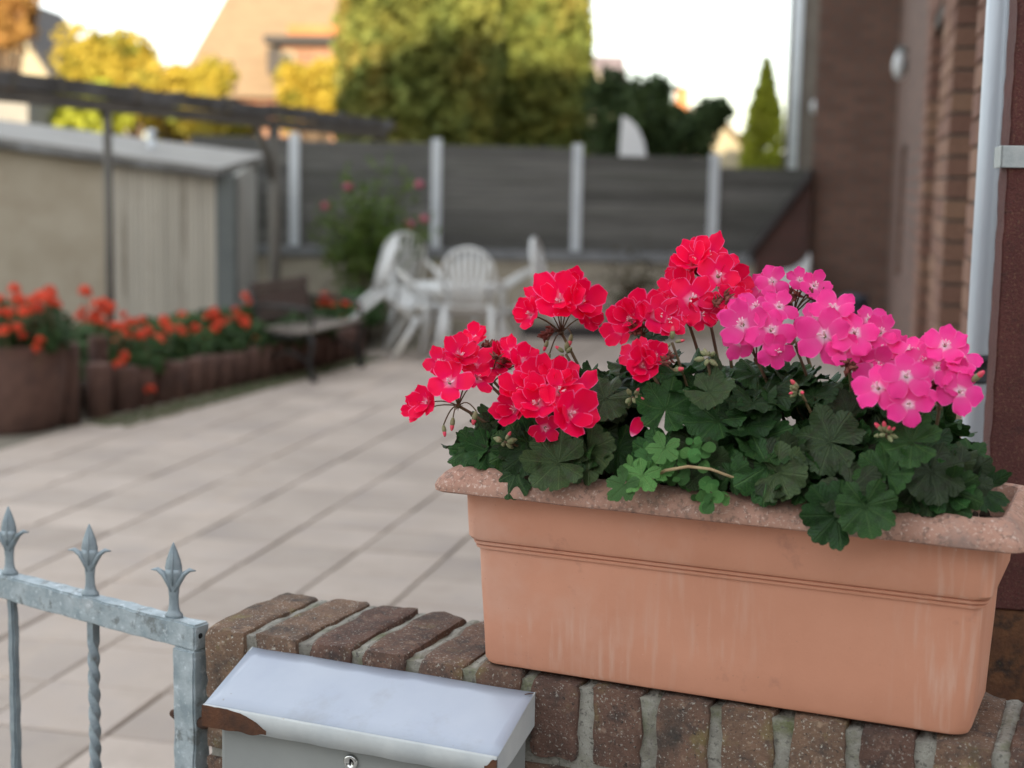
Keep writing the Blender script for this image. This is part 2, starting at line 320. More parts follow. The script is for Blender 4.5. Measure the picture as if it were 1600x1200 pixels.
m_frame = mat('window_frame', (.10,.075,.06), None, 3, .5, 0)
m_rooftile = mat('tan_roof_tiles', (.19,.135,.085), (.225,.16,.10), 1.2, .85, .5, 9, stretch=(3,3,12), layers=(((.165,.115,.072), .7, .5, .7),))
m_rooftile2 = mat('grey_roof_tiles', (.14,.11,.115), (.19,.15,.155), 1.2, .85, .4, 9)
m_roofdark = mat('dark_roof_edge', (.05,.045,.045), None, 3, .8, 0)
m_fascia = mat('orange_fascia', (.36,.14,.05), (.40,.17,.07), 3, .8, 0)
m_cream = mat('cream_render', (.29,.255,.18), (.32,.285,.205), 2, .9, .1)
m_rbrick = brickmat('red_dormer_brick', (.24,.105,.065), (.28,.13,.08), (.22,.18,.13), .3, .1, .012)
m_chim = mat('chimney_brick', (.42,.17,.07), (.5,.22,.1), 4, .9, .2)
m_bark = mat('bark', (.09,.065,.045), (.14,.10,.07), 9, .95, .6, 30)
m_conif = mat('conifer_foliage', (.13,.17,.035), (.21,.21,.045), 1.6, .8, 0, transl=.2, layers=(((.10,.13,.03), 3, .5, .65), ((.33,.23,.05), 1.1, .54, .72)))
m_yellow = mat('autumn_foliage', (.36,.30,.035), (.44,.32,.04), 1.3, .8, 0, transl=.3, layers=(((.16,.20,.03), 1.8, .52, .66), ((.45,.24,.04), 1.2, .6, .75)))
m_amber = mat('amber_foliage', (.38,.23,.06), (.32,.16,.05), 1.3, .8, 0, transl=.3)
m_bush = mat('dark_bush_foliage', (.025,.05,.015), (.05,.08,.022), 2, .8, 0, transl=.15)
m_lime = mat('lime_foliage', (.28,.32,.03), (.36,.38,.04), 2, .8, 0, transl=.3)
m_rosel = mat('rose_foliage', (.085,.16,.025), (.14,.20,.04), 5, .6, 0, transl=.25, rand=.2, layers=(((.14,.09,.03), 8, .62, .7),))
m_rosef = mat('rose_petal', (.55,.10,.17), (.62,.17,.24), 20, .6, 0, transl=.25)
m_dryplant = mat('withered_foliage', (.05,.05,.025), (.09,.065,.035), 6, .8, 0, transl=.1)
m_sack = mat('white_sack', (.62,.63,.63), (.70,.71,.70), 5, .6, .2, 20, layers=(((.36,.38,.42), 5, .52, .7),))
m_bin = mat('blue_grey_plastic', (.06,.075,.10), None, 4, .5, 0)
m_panel = mat('white_panel', (.80,.82,.84), None, 4, .5, 0)
m_lamp = mat('lamp_glass', (.55,.57,.58), None, 4, .3, 0)

# ------------------------------------------------------------------ setting: ground, paving
TH = R(12.5); CT, ST = math.cos(TH), math.sin(TH)      # courtyard and house run 12.5 degrees to the right of the view
def uw(u, w, z=0): return Vector((u*CT+w*ST, -u*ST+w*CT, z))
def to_uw(p): return (p.x*CT-p.y*ST, p.x*ST+p.y*CT)
g = MB().add([(-900,-900,-.05),(900,-900,-.05),(900,900,-.05),(-900,900,-.05)], [(0,1,2,3)]).build('ground', m_ground); tag(g, kind='structure')
st = MB().box(-30, 30, -40, 2.5, -.045, -.006).build('street', m_street, rot=(0, 0, 0)); tag(st, kind='structure')
pv = MB().box(-7.5, .3, 2.3, 17.2, -.045, -.012).build('courtyard_paving', m_joint, rot=(0, 0, -TH)); tag(pv, kind='structure')
def slab_mesh(sd):
    r = random.Random(sd); b = MB(); h = .1955; e = .006
    def ring(q, z): return [(-q,-q,z),(q,-q,z),(q,q,z),(-q,q,z)]
    jz = [r.uniform(-.0012,.0012) for _ in range(4)]
    v = ring(h,-.03)+ring(h,-e)+[(x,y,z+jz[i]) for i,(x,y,z) in enumerate(ring(h-e,0))]
    f = [(8,9,10,11)]
    for a in (0,4):
        for k in range(4): f.append((a+k,a+(k+1)%4,a+4+(k+1)%4,a+4+k))
    me = b.add(v, f).mesh('slab', m_pave); return me
slabs = [slab_mesh(i) for i in range(6)]
u0, w0 = to_uw(atz(689, 877, 0)); u0 %= .4
cand = []
for i in range(-19, 2):
    for j in range(6, 43):
        uc, wc = u0+.4*i+.2, .4*j+.2
        if uc > .12: continue
        P = uw(uc, wc)
        if P.y < 2.8: continue
        q = CM.transposed() @ (P-Vector((0,0,CAMH)))
        if q.z > -.5: continue
        X, Y = 800+FPX*q.x/-q.z, 600-FPX*q.y/-q.z
        vis = -90 < X < 1650 and Y < 1330
        # beyond the flower bed line: no slabs
        if P.x < -2.9+(P.y-10.1)*.365+.12 and P.y > 9: continue
        cand.append((0 if vis else 1, P.y, uc, wc))
cand.sort(); rest = MB()
for n, (vv, yy, uc, wc) in enumerate(cand):
    dz, tx = random.uniform(-.002,.0025), (random.uniform(-.004,.004), random.uniform(-.004,.004))
    if n < 295:
        link('slab', slabs[random.randrange(6)], pv, (uc, wc, dz), (tx[0], tx[1], random.choice((0,1,2,3))*math.pi/2+random.uniform(-.006,.006)))
    else:
        rest.box(uc-.1955, uc+.1955, wc-.1955, wc+.1955, -.01, dz)
if rest.v: tag(rest.build('slab_remainder', m_pave, pv), kind='stuff')

# ------------------------------------------------------------------ the front garden wall
PSI = R(23.2); WA = Vector((-.467, 2.303, 0)); WZ = .96
va, vb = Vector((math.cos(PSI), -math.sin(PSI), 0)), Vector((math.sin(PSI), math.cos(PSI), 0))
def wl(a, b, z): return WA+va*a+vb*b+Vector((0,0,z))
def onb(x, y, b0):
    """point in wall coordinates (a, b, z) seen at a pixel, on the upright plane b0 behind the wall's front"""
    d = ray(x, y); o = Vector((0,0,CAMH)); t = (b0-(o-WA).dot(vb))/d.dot(vb); P = o+d*t
    return Vector(((P-WA).dot(va), (P-WA).dot(vb), P.z))
def rough_box(lx, ly, lz, sd, cuts=7, amp=.0022, rd=.007):
    bm = bmesh.new(); bmesh.ops.create_cube(bm, size=1)
    bmesh.ops.subdivide_edges(bm, edges=bm.edges[:], cuts=cuts, use_grid_fill=True)
    o = Vector((sd*3.7, sd*1.3, sd*2.9)); H = Vector((lx/2, ly/2, lz/2)); r0 = random.Random(sd)
    chips = [(Vector((r0.choice((-1,1))*H.x, r0.choice((-1,1))*H.y, r0.choice((-1,1,1))*H.z)), r0.uniform(.012,.026)) for _ in range(3)]
    for v in bm.verts:
        p = Vector((v.co.x*lx, v.co.y*ly, v.co.z*lz))
        q = Vector([max(-(H[i]-rd), min(H[i]-rd, p[i])) for i in range(3)]); d = p-q
        rr = rd*(1+.7*noise.noise(p*45+o))
        if d.length > 1e-6: p = q+d.normalized()*min(d.length, rr) if sum(abs(x) > 1e-6 for x in d) > 1 else p
        nn = noise.noise_vector(p*38+o)*amp+noise.noise_vector(p*120+o)*amp*.5
        p += nn
        for c, cr_ in chips:
            k = (p-c).length
            if k < cr_: p += (Vector((0,0,0))-c).normalized()*(cr_-k)*.45
        v.co = p
    me = bpy.data.meshes.new('brick'); bm.to_mesh(me); bm.free(); me.materials.append(m_brick); autosmooth(me, 50); return me
wall = thing('garden_wall', 'low weathered brick wall with upright coping bricks beside the metal gate', 'wall', WA, (0, 0, -PSI))
NB, PIT = 25, .0913
cap_m = [rough_box(.0735, .232, .115, i+1) for i in range(7)]
str_m = [rough_box(.236, .108, .070, i+20, 6) for i in range(5)]
half_m = [rough_box(.112, .108, .070, i+40, 5) for i in range(2)]
for k in range(NB):
    j = random.uniform
    link('brick', cap_m[(k*3+k//4) % 7], wall, (k*PIT+.037+j(-.002,.002), .116+j(-.002,.002), WZ-.0575+j(-.003,.002)), (j(-.008,.008), j(-.015,.015), j(-.02,.02)+(math.pi if k % 2 else 0)))
LEN = NB*PIT
mo = MB()
mo.box(.006, LEN-.008, .0085, .2235, WZ-.120, WZ-.010)
mo.box(.006, LEN-.008, .009, .220, -.04, WZ-.118)
for k in range(NB-1):      # raised, slumped mortar between the coping bricks
    x0 = k*PIT+.0735; s = random.uniform
    pts = []
    for i in range(9): pts.append((s(-.002,.002), .009+.214*i/8, WZ-.006+s(-.003,.003)-(.007 if i == 0 else 0)))
    vs = []; fs = []
    for (dx, y, z) in pts:
        vs += [(x0+dx-.004, y, z-.004), (x0+dx+.004, y, z), (x0+dx+.013, y, z+.001), (x0+dx+.022, y, z-.004)]
    for i in range(8):
        for q in range(3): fs.append((i*4+q, i*4+q+1, i*4+q+5, i*4+q+4))
    fs += [(0,1,2,3)]
    mo.add(vs, fs)
mo.build('mortar', m_mortar, wall)
z = WZ-.115-.014; row = 0
while z > .0:
    zc = z-.035; x = 0 if row % 2 == 0 else -.124
    while x < LEN-.02:
        x1 = min(x+.236, LEN); xs = max(x, 0)
        for b in (.054, .178):
            mm = str_m[random.randrange(5)]
            link('brick', mm, wall, ((xs+x1)/2, b+random.uniform(-.002,.002), zc), (0, random.uniform(-.006,.006), random.choice((0, math.pi))), ((x1-xs)/.236, 1, 1))
        x += .248
    z -= .083; row += 1

# ------------------------------------------------------------------ terracotta planter
PC = Vector((.802, .107, WZ+.0015))
planter = thing('terracotta_planter', 'long terracotta window box with wide rim standing on the brick wall', 'planter', wl(PC.x, PC.y, PC.z), (0, 0, -PSI))
def rrect(hl, hd, r, z, n=6, m=12):
    out = []
    for cx, cy, a0 in ((hl-r, hd-r, 0), (-hl+r, hd-r, 90), (-hl+r, -hd+r, 180), (hl-r, -hd+r, 270)):
        for i in range(n+1):
            a = R(a0+90*i/n); out.append(Vector((cx+r*math.cos(a), cy+r*math.sin(a), z)))
    # subdivide the long sides so that the walls may sag a little
    res = []
    for i, p in enumerate(out):
        q = out[(i+1) % len(out)]; res.append(p)
        if (q-p).length > .05:
            for k in range(1, m): res.append(p.lerp(q, k/m))
    return res
def loft(rings, b, mi, c0=False, c1=False):
    n = len(rings[0]); v = [p for r in rings for p in r]; f = []
    for i in range(len(rings)-1):
        for k in range(n): f.append((i*n+k, i*n+(k+1) % n, (i+1)*n+(k+1) % n, (i+1)*n+k))
    if c0: f.append(tuple(range(n))[::-1])
    if c1: f.append(tuple(range((len(rings)-1)*n, len(rings)*n)))
    b.add(v, f, mi)
prof = [(.000,.329,.089,.020),(.003,.335,.095,.022),(.010,.338,.098,.022),(.06,.340,.1005,.021),(.12,.343,.1045,.020),(.171,.345,.107,.020),
        (.1725,.3485,.1105,.02),(.176,.3495,.1115,.02),(.1775,.347,.109,.02),(.179,.351,.113,.02),(.1825,.352,.114,.02),(.184,.3495,.1115,.02),(.1855,.354,.116,.02),(.190,.357,.119,.02),(.22,.3585,.1205,.02),(.2545,.360,.122,.02)]
body = MB(); loft([rrect(a, b, r, z) for z, a, b, r in prof], body, 0, c0=True)
bo = body.build('body', m_terra, planter); autosmooth(bo.data, 35)
rp = [(.254,.356,.118,.02),(.2548,.388,.146,.018),(.2575,.3935,.1515,.017),(.264,.3945,.1525,.017),(.2715,.3915,.1495,.018),(.280,.385,.143,.02),(.2865,.377,.135,.022),(.2905,.370,.128,.022),(.2915,.365,.123,.022),(.289,.3615,.1195,.02),(.278,.360,.118,.02),(.20,.352,.110,.02)]
rings = [rrect(a, b, r, z) for z, a, b, r in rp]
for r_ in rings:
    for p in r_:
        p += Vector((0, 0, .0012*noise.noise(p*14)))+noise.noise_vector(p*60)*.0006
rim = MB(); loft(rings, rim, 0); ro = rim.build('rim', m_rim, planter); autosmooth(ro.data, 45)
so = MB(); nx, ny = 60, 18; vs = []; fs = []
for i in range(nx+1):
    for k in range(ny+1):
        x, y = -.352+.704*i/nx, -.111+.222*k/ny
        vs.append((x, y, .247+.012*noise.noise(Vector((x*18, y*18, 0)))+.008*noise.noise(Vector((x*70, y*70, 3)))))
for i in range(nx):
    for k in range(ny): fs.append((i*(ny+1)+k, (i+1)*(ny+1)+k, (i+1)*(ny+1)+k+1, i*(ny+1)+k+1))
so.add(vs, fs)
for _ in range(160): so.blob((random.uniform(-.34,.34), random.uniform(-.1,.1), .25+random.uniform(0,.006)), random.uniform(.003,.008), 5, 4)
so.build('soil', m_soil, planter)
SOILZ = WZ+.25

# ------------------------------------------------------------------ geraniums
def leaf_mesh(sd, mat_, lobes=7, depth=.16, cren=.06, cup=.28, pleat=.095):
    r = random.Random(sd); b = MB(); nr, na = 7, 84; gap = .16
    ph = [r.uniform(-1,1) for _ in range(8)]; wv = r.uniform(.08,.26); cupk = cup*r.uniform(-.6,1.6)
    ra = []
    for k in range(na+1):
        th = -math.pi+gap+(2*math.pi-2*gap)*k/na; t = (k/na)*lobes; fr = t-math.floor(t)
        L_ = abs(math.sin(math.pi*fr))**.55
        rad = (1-depth)+depth*L_+cren*abs(math.sin(math.pi*t*3))**.8-cren
        rad *= 1+.08*math.cos(th)+.03*ph[int(t) % 8]
        if k < 6 or k > na-6: rad *= .86+.14*min(k, na-k)/6
        ra.append((th, rad, t))
    vs = [(0,0,0)]; uv = [(0,.5)]; fs = []
    for i in range(1, nr+1):
        q = i/nr
        for th, rad, t in ra:
            rr = q*rad; x, y = rr*math.cos(th), rr*math.sin(th)
            z = cupk*rr*rr - .05*math.exp(-rr*8) + pleat*math.cos(2*math.pi*t)*-1*rr**1.3 + wv*math.sin(th*3+ph[0]*3)*rr**3 + .07*ph[1]*x*y + .05*ph[2]*(x*x-y*y)
            z += .035*noise.noise(Vector((x*3+sd, y*3, sd)))+.016*noise.noise(Vector((x*9+sd, y*9, sd)))
            vs.append((x*.5, y*.5, z*.5)); uv.append((min(1, rr), t))
    n = na+1
    for k in range(na): fs.append((0, 1+k, 2+k))
    for i in range(nr-1):
        for k in range(na): fs.append((1+i*n+k, 1+(i+1)*n+k, 2+(i+1)*n+k, 2+i*n+k))
    b.add(vs, fs, 0, uv); return b.mesh('leaf', mat_, True)
leafs = [leaf_mesh(i, m_leaf if i % 4 else m_leaf2) for i in range(18)]
def petal(b, ang, ln, wd, tilt, cup, sd, mi=0, base=.06):
    r = random.Random(sd); nr, nc = 7, 6; vs = []; uv = []; fs = []; ph = r.uniform(0, 6); ruf = r.uniform(.03,.10)
    ca, sa = math.cos(ang), math.sin(ang)
    for i in range(nr+1):
        t = i/nr; w = wd*(math.sin(math.pi*min(1, t**.8*.62+.04))**.9)*(1-.12*max(0, t-.8)/.2)
        if t > .86: w *= math.sqrt(max(0, 1-((t-.86)/.17)**2))
        for k in range(nc+1):
            s = (k/nc)*2-1
            x = base*ln+t*ln*(1-.10*s*s*t)+(.05*ln*noise.noise(Vector((s*2, sd, 1))) if i == nr else 0); y = s*w*.5
            z = tilt*x+cup*x*x/ln*1.0-.9*cup*s*s*w*.35*(-1)+ruf*ln*t*t*math.sin(s*3.2+ph)
            vs.append((x*ca-y*sa, x*sa+y*ca, z)); uv.append((t, max(abs(s)**1.6 if t > .35 else 0, (t-.02)**5)))
    for i in range(nr):
        for k in range(nc): fs.append((i*(nc+1)+k, (i+1)*(nc+1)+k, (i+1)*(nc+1)+k+1, i*(nc+1)+k+1))
    b.add(vs, fs, mi, uv)
def floret_mesh(sd, mat_, double):
    r = random.Random(sd); b = MB(); n = 5
    cup = r.uniform(.15,.5) if double else r.uniform(-.15,.25); tl = r.uniform(.15,.45) if double else r.uniform(0,.25)
    pang = [R(62),R(118),R(196),R(270),R(344)]
    for k in range(n):
        up_ = k < 2
        petal(b, (2*math.pi*k/n if double else pang[k])+r.uniform(-.13,.13), .54*r.uniform(.88,1.08)*(1.0 if not up_ else .94), r.uniform(.46,.55) if double else r.uniform(.38,.47)*(.9 if up_ else 1.06), tl+r.uniform(-.16,.24)+.03*(k % 2), cup+r.uniform(-.12,.18), sd*31+k)
    if double:
        for k in range(r.choice((2,3))): petal(b, r.uniform(0,6.28), .36, .38, .7+r.uniform(-.1,.3), .5, sd*57+k, base=.03)
    for k in range(7):
        a = r.uniform(0,6.28); q = r.uniform(.02,.05)
        b.tube([(0,0,-.02),(q*math.cos(a),q*math.sin(a),.10),(q*2.2*math.cos(a),q*2.2*math.sin(a),.17)], [.012,.010,.014], 5, 1)
    b.tube([(0,0,-.2),(0,0,-.06),(0,0,.01)], [.022,.035,.05], 6, 2)
    for k in range(5):
        a = 2*math.pi*k/5+.6; b.tube([(.02*math.cos(a),.02*math.sin(a),-.09),(.08*math.cos(a),.08*math.sin(a),-.03),(.14*math.cos(a),.14*math.sin(a),-.015)], [.02,.024,.005], 5, 2, .4)
    return b.mesh('floret', [mat_, m_stamen, m_bud], True)
fl_red = [floret_mesh(100+i, m_red, i % 2 == 0) for i in range(8)]
fl_pink = [floret_mesh(200+i, m_pink, False) for i in range(7)]
def bud_mesh(sd, tip):
    r = random.Random(sd); b = MB()
    b.lathe([(.0004,0),(.0022,.001),(.0036,.005),(.0040,.009),(.0030,.0125)], 8, mi=0, sx=1, sy=1)
    b.lathe([(.0030,.011),(.0034,.014),(.0022,.0185),(.0003,.0205)] if tip else [(.0030,.012),(.0018,.0145),(.0003,.016)], 8, mi=1 if tip else 0)
    return b.mesh('bud', [m_bud, m_budtip], True)
buds = [bud_mesh(1, True), bud_mesh(2, False)]
def spent_mesh(sd):
    r = random.Random(sd); b = MB()
    for k in range(9):
        a = r.uniform(0,6.28); e = r.uniform(-.3,1.3); d = Vector((math.cos(a)*math.cos(e), math.sin(a)*math.cos(e), math.sin(e))); q = r.uniform(.008,.014)
        s = d.orthogonal().normalized()*r.uniform(-.004,.004)
        b.tube([d*.001, d*q*.5+s, d*q], [.0016,.0030,.0008], 5, 0, r.uniform(.3,.8))
    return b.mesh('spent_floret', m_spent, True)
spents = [spent_mesh(i) for i in range(4)]
def face(normal, spin):
    q = normal.normalized().to_track_quat('Z', 'Y'); return (q.to_matrix() @ Matrix.Rotation(spin, 3, 'Z')).to_euler()
# plants live in wall coordinates: an Empty at each plant's foot, parts offset from it
def plant(name, label, cat, a, b, group=None):
    o = thing(name, label, cat, wl(a, b, SOILZ-.003), (0,0,-PSI), group); o['_a'] = a; o['_b'] = b
    return o
def loc(o, P): return Vector((P[0]-o['_a'], P[1]-o['_b'], P[2]-(SOILZ-.003)))
CAMW = Vector(((Vector((0,0,CAMH))-WA).dot(va), (Vector((0,0,CAMH))-WA).dot(vb), CAMH))
def arc(p, q, sag, n=7, side=Vector((0,0,0))):
    return [p.lerp(q, i/n)+Vector((0,0,1))*sag*math.sin(math.pi*i/n)+side*math.sin(math.pi*i/n) for i in range(n+1)]
def flower_head(o, kind, bdep, umb, florets, spent=(), bud=(), root=None, facek=.55):
    U = onb(umb[0], umb[1], bdep+.01); lu = loc(o, U)
    rt = Vector((root[0]-o['_a'], root[1]-o['_b'], 0)) if root else Vector((random.uniform(-.02,.02), random.uniform(-.02,.02), 0))
    b = MB()
    mid = rt.lerp(lu, .55)+Vector((random.uniform(-.012,.012), random.uniform(0,.01), random.uniform(.01,.025)))
    path = [rt*(1-t)**2+mid*2*t*(1-t)+lu*t*t for t in [i/9 for i in range(10)]]
    b.tube(path, [.0030-.0008*i/9 for i in range(10)], 8); b.blob(lu, .0042, 8, 5)
    for _ in range(6):
        d = Vector((random.uniform(-1,1), random.uniform(-1,1), random.uniform(-.9,.3))).normalized(); b.tube([lu, lu+d*.004, lu+d*.008], [.0018,.0016,.0003], 5, 0, .4)
    head = b.build('flower_head', m_stem, o, True)
    cen = Vector((0,0,0)); P3 = []
    for fx in florets:
        db = fx[3] if len(fx) > 3 else random.uniform(-.018,.018)
        P3.append((loc(o, onb(fx[0], fx[1], bdep+db)), fx[2], db))
    if P3: cen = sum((p for p, _, _ in P3), Vector())/len(P3)
    ped = MB()
    for n, (p, sz, db) in enumerate(P3):
        wp = Vector((p.x+o['_a'], p.y+o['_b'], p.z+SOILZ)); tc_ = (CAMW-wp).normalized()
        out = (p-lu).normalized()*.55+(p-cen)*9+Vector((0,0,.18))
        nrm = out.normalized()*(1-facek)+tc_*facek*1.15+Vector((random.uniform(-.16,.16), random.uniform(-.1,.1), random.uniform(-.1,.16)))
        nrm.normalize()
        me = (fl_red if kind == 'red' else fl_pink)[random.randrange(8 if kind == 'red' else 7)]
        link('floret', me, head, p, face(nrm, random.uniform(0, 6.28) if kind == 'red' else random.gauss(0,.5)), (sz*random.uniform(1.0,1.2),)*3)
        e = p-nrm*sz*.18; ped.tube(arc(lu, e, .004, 5), [.0012,.0011,.001,.001,.0011,.0012], 6)
    for x, y in spent:
        p = loc(o, onb(x, y, bdep+random.uniform(-.02,.015))); d = (p-lu).normalized()
        link('spent_floret', random.choice(spents), head, p, face(d, random.uniform(0,6)), (random.uniform(.9,1.3),)*3); ped.tube(arc(lu, p, .003, 5), .0011, 6)
    for x, y in bud:
        p = loc(o, onb(x, y, bdep+random.uniform(-.012,.006))); dn = Vector((random.uniform(-.4,.4), random.uniform(-.4,.1), -1)) if p.z < lu.z+.004 else (p-lu)
        link('bud', buds[0], head, p, face(dn, 0), (random.uniform(.8,1.15),)*3); ped.tube(arc(lu, p, .008, 6), .0010, 6)
    if ped.v: ped.build('pedicel', m_stem, head, True)
    return head
def bud_cluster(o, bdep, x, y, n=9, tip=.3, root=None):
    P = onb(x, y, bdep); c = loc(o, P); rt = Vector((root[0]-o['_a'], root[1]-o['_b'], 0)) if root else Vector((random.uniform(-.03,.03), random.uniform(-.02,.02), 0))
    b = MB(); b.tube(arc(rt, c, .02, 8), .0019, 6); h = b.build('bud_head', m_stem, o, True)
    for i in range(n):
        d = Vector((random.uniform(-1,1), random.uniform(-1,.6), random.uniform(-.7,1))).normalized()
        link('bud', buds[0 if random.random() < tip else 1], h, c+d*.004, face(d, 0), (random.uniform(.55,.95),)*3)
redL = plant('red_geranium', 'red geranium at the left end of the terracotta box, its heads reaching lowest', 'geranium', .60, .10)
redM = plant('red_geranium', 'red geranium in the middle of the terracotta box, next to the pink flowers', 'geranium', .80, .12)
pinkR = plant('pink_geranium', 'pink geranium filling the right half of the terracotta box beside the downpipe', 'geranium', .98, .11)
F = flower_head
F(redL, 'red', .0, (716,634), [(703,598,.056,-.022),(738,572,.046),(718,556,.046,.01),(668,628,.038,.0),(657,640,.034,.012),(688,568,.042,.012),(746,592,.042,.01)], bud=[(693,664),(708,652),(744,642)], root=(.57,.06))
F(redL, 'red', .07, (755,578), [(732,540,.036),(743,530,.032),(722,548,.03)], spent=[(757,545),(752,552),(764,540)], root=(.585,.10))
F(redL, 'red', .05, (766,602), [(816,565,.044,-.01),(786,558,.042),(800,550,.042,.01),(778,572,.034)], spent=[(785,570),(776,560)], root=(.59,.09))
F(redL, 'red', -.03, (850,658), [(840,632,.058,-.02),(890,648,.058,-.025),(874,612,.056,-.01),(806,640,.046,.0),(845,598,.052,.008),(815,612,.048,.006),(852,668,.040,-.01),(903,612,.046,.008),(872,592,.046,.014)], root=(.62,.07))
F(redL, 'red', .12, (877,520), [(875,470,.060,-.03),(830,492,.042,-.01),(848,468,.046,.0),(906,472,.050,-.015),(893,456,.046,.01),(919,493,.042,.0),(862,453,.046,.015),(820,486,.036,.01)], spent=[(857,522),(864,516)], bud=[(856,532),(859,552),(893,522)], root=(.64,.13))
bud_cluster(redL, -.04, 788, 690, 9, .35, (.57,.03)); bud_cluster(redL, .1, 884, 553, 5, .1, (.63,.12))
F(redM, 'red', .13, (1100,458), [(1122,432,.058,-.02),(1086,412,.050,.0),(1106,402,.046,.012),(1074,424,.044,.01),(1141,442,.042,.0),(1131,411,.046,.015)], spent=[(1090,430),(1084,438)], root=(.80,.15))
F(redM, 'red', .09, (1075,502), [(1080,468,.058,-.02),(1050,464,.042,.0),(1062,452,.044,.01),(1104,478,.046,.0),(1042,480,.036,.0),(1094,492,.042,-.01)], spent=[(1118,478),(1128,470),(1110,488)], root=(.79,.12))
F(redM, 'red', .05, (1004,524), [(985,500,.048,-.01),(1025,494,.052,-.008),(970,516,.042,.0),(1046,502,.042,.0),(1003,488,.046,.01)], spent=[(998,512),(990,516)], root=(.77,.10))
F(redM, 'red', .0, (1018,582), [(990,556,.038,-.01),(1005,573,.038,-.015),(1010,545,.032,.0),(1024,558,.034,-.005)], bud=[(1052,578)], spent=[(1040,566),(1046,560)], root=(.775,.07))
F(redM, 'red', .10, (1132,500), [(1146,470,.038),(1152,462,.03)], spent=[(1120,470),(1132,464),(1140,478),(1124,484)], root=(.80,.12))
bud_cluster(redM, .0, 1105, 560, 12, .0, (.80,.06)); bud_cluster(redM, -.01, 988, 620, 9, .3, (.76,.05)); bud_cluster(redM, .03, 1050, 535, 3, 1., (.78,.08))
F(pinkR, 'pink', .05, (1182,562), [(1160,508,.062,-.02),(1206,516,.062,-.02),(1213,548,.046,-.025),(1182,482,.052,.01),(1150,490,.046,.01),(1217,480,.048,.012),(1156,534,.044,-.01)], root=(.93,.09))
F(pinkR, 'pink', .14, (1240,492), [(1207,440,.042,-.01),(1190,450,.042,.0),(1250,438,.036,.0),(1272,447,.038,-.005)], spent=[(1222,455),(1245,462),(1262,464),(1236,470),(1282,458),(1230,462),(1252,455),(1216,462)], root=(.95,.14))
F(pinkR, 'pink', .04, (1326,562), [(1288,525,.062,-.02),(1303,484,.050,.0),(1336,520,.054,-.012),(1272,500,.046,.01),(1318,545,.044,-.02),(1300,506,.050,.01)], spent=[(1330,575),(1322,570)], root=(.98,.08))
F(pinkR, 'pink', .06, (1376,568), [(1358,500,.046,.0),(1375,520,.048,-.01),(1372,572,.052,-.025),(1398,548,.042,.0),(1352,546,.048,-.01),(1378,546,.046,-.02)], root=(1.01,.09))
F(pinkR, 'pink', -.03, (1404,640), [(1372,607,.052,-.01),(1416,588,.058,-.02),(1420,632,.052,-.025),(1396,598,.046,.005),(1434,612,.044,.0)], spent=[(1424,650),(1412,652)], root=(1.02,.04))
F(pinkR, 'pink', .03, (1468,636), [(1476,540,.046,.0),(1502,562,.042,.0),(1444,562,.042,.0),(1465,574,.048,-.01),(1500,612,.048,-.02),(1424,548,.042,.01),(1440,552,.042,.015),(1488,588,.044,-.01)], spent=[(1455,596),(1466,604),(1446,600),(1460,612),(1472,592),(1450,586)], bud=[(1518,596),(1454,622)], root=(1.04,.08))
bud_cluster(pinkR, -.05, 1385, 678, 9, .35, (1.02,.03)); bud_cluster(pinkR, .0, 1250, 610, 8, .3, (.96,.06)); bud_cluster(pinkR, .06, 1243, 540, 7, .05, (.95,.1))
# foliage mound: leaves over a rounded hedge-like body
tops = [onb(x, y, .07) for x, y in ((728,700),(770,648),(835,600),(930,588),(1010,560),(1100,586),(1160,575),(1250,590),(1350,612),(1440,655),(1490,690),(1530,725))]
TA, TZ = [p.x for p in tops], [p.z for p in tops]
def add_leaf(o, P, nrm, sz, spin=None, root=None, me=None, tube=True):
    p = loc(o, P); me = me or random.choice(leafs)
    sp = random.uniform(0,6.28) if spin is None else spin
    e = face(nrm, sp); lf = link('leaf', me, o, p, e, (sz, sz, sz))
    if tube:
        rt = root or Vector((random.uniform(-.045,.045), random.uniform(-.03,.03), 0)); M_ = Matrix.LocRotScale(p, e, (sz,)*3)
        inv = M_.inverted(); s = nrm.normalized()
        b = MB(); pth = [rt, rt.lerp(p, .5)+Vector((0,0,.02)), p-s*.018-Vector((0,0,.004)), p-s*.0005]
        pts = []
        for i in range(9):
            t = i/8; pts.append(inv @ (pth[0]*(1-t)**3+pth[1]*3*t*(1-t)**2+pth[2]*3*t*t*(1-t)+pth[3]*t**3))
        b.tube(pts, .0013/sz, 5); b.build('stalk', m_stalk, lf, True)
    return lf
def owner(a): return redL if a < .68 else (redM if a < .86 else pinkR)
na_, nt_ = 21, 8
for i in range(na_):
    for k in range(nt_):
        a = .435+(1.105-.435)*(i+random.uniform(.1,.9))/na_
        t = (k+random.uniform(.1,.9))/nt_; ang = math.pi*(-.04+.86*t)          # front -> top -> back
        zt = np.interp(a, TA, TZ); z0 = WZ+.262
        hb = .128*(1-.25*abs((a-.79)/.36)**3)
        bb = .095-hb*math.cos(ang)*random.uniform(.85,1.05); zz = z0+(zt-z0)*max(.03, math.sin(ang))*random.uniform(.86,1.03)
        if .67 < a < .79 and bb < .03 and random.random() < .72: continue
        o = owner(a+random.uniform(-.03,.03))
        nrm = Vector((random.uniform(-.45,.45)+.5*(a-.79), -math.cos(ang)*.9+random.uniform(-.35,.25)-.12, .35+.9*math.sin(ang)+random.uniform(-.3,.3)))
        sz = random.uniform(.060,.094)*(1.0 if .5 < a < 1.1 else .85)
        if bb < .03: zz = max(zz, WZ+.275+.02*min(1,(.03-bb)/.05)+sz*.40)
        add_leaf(o, Vector((a, bb, zz)), nrm, sz)
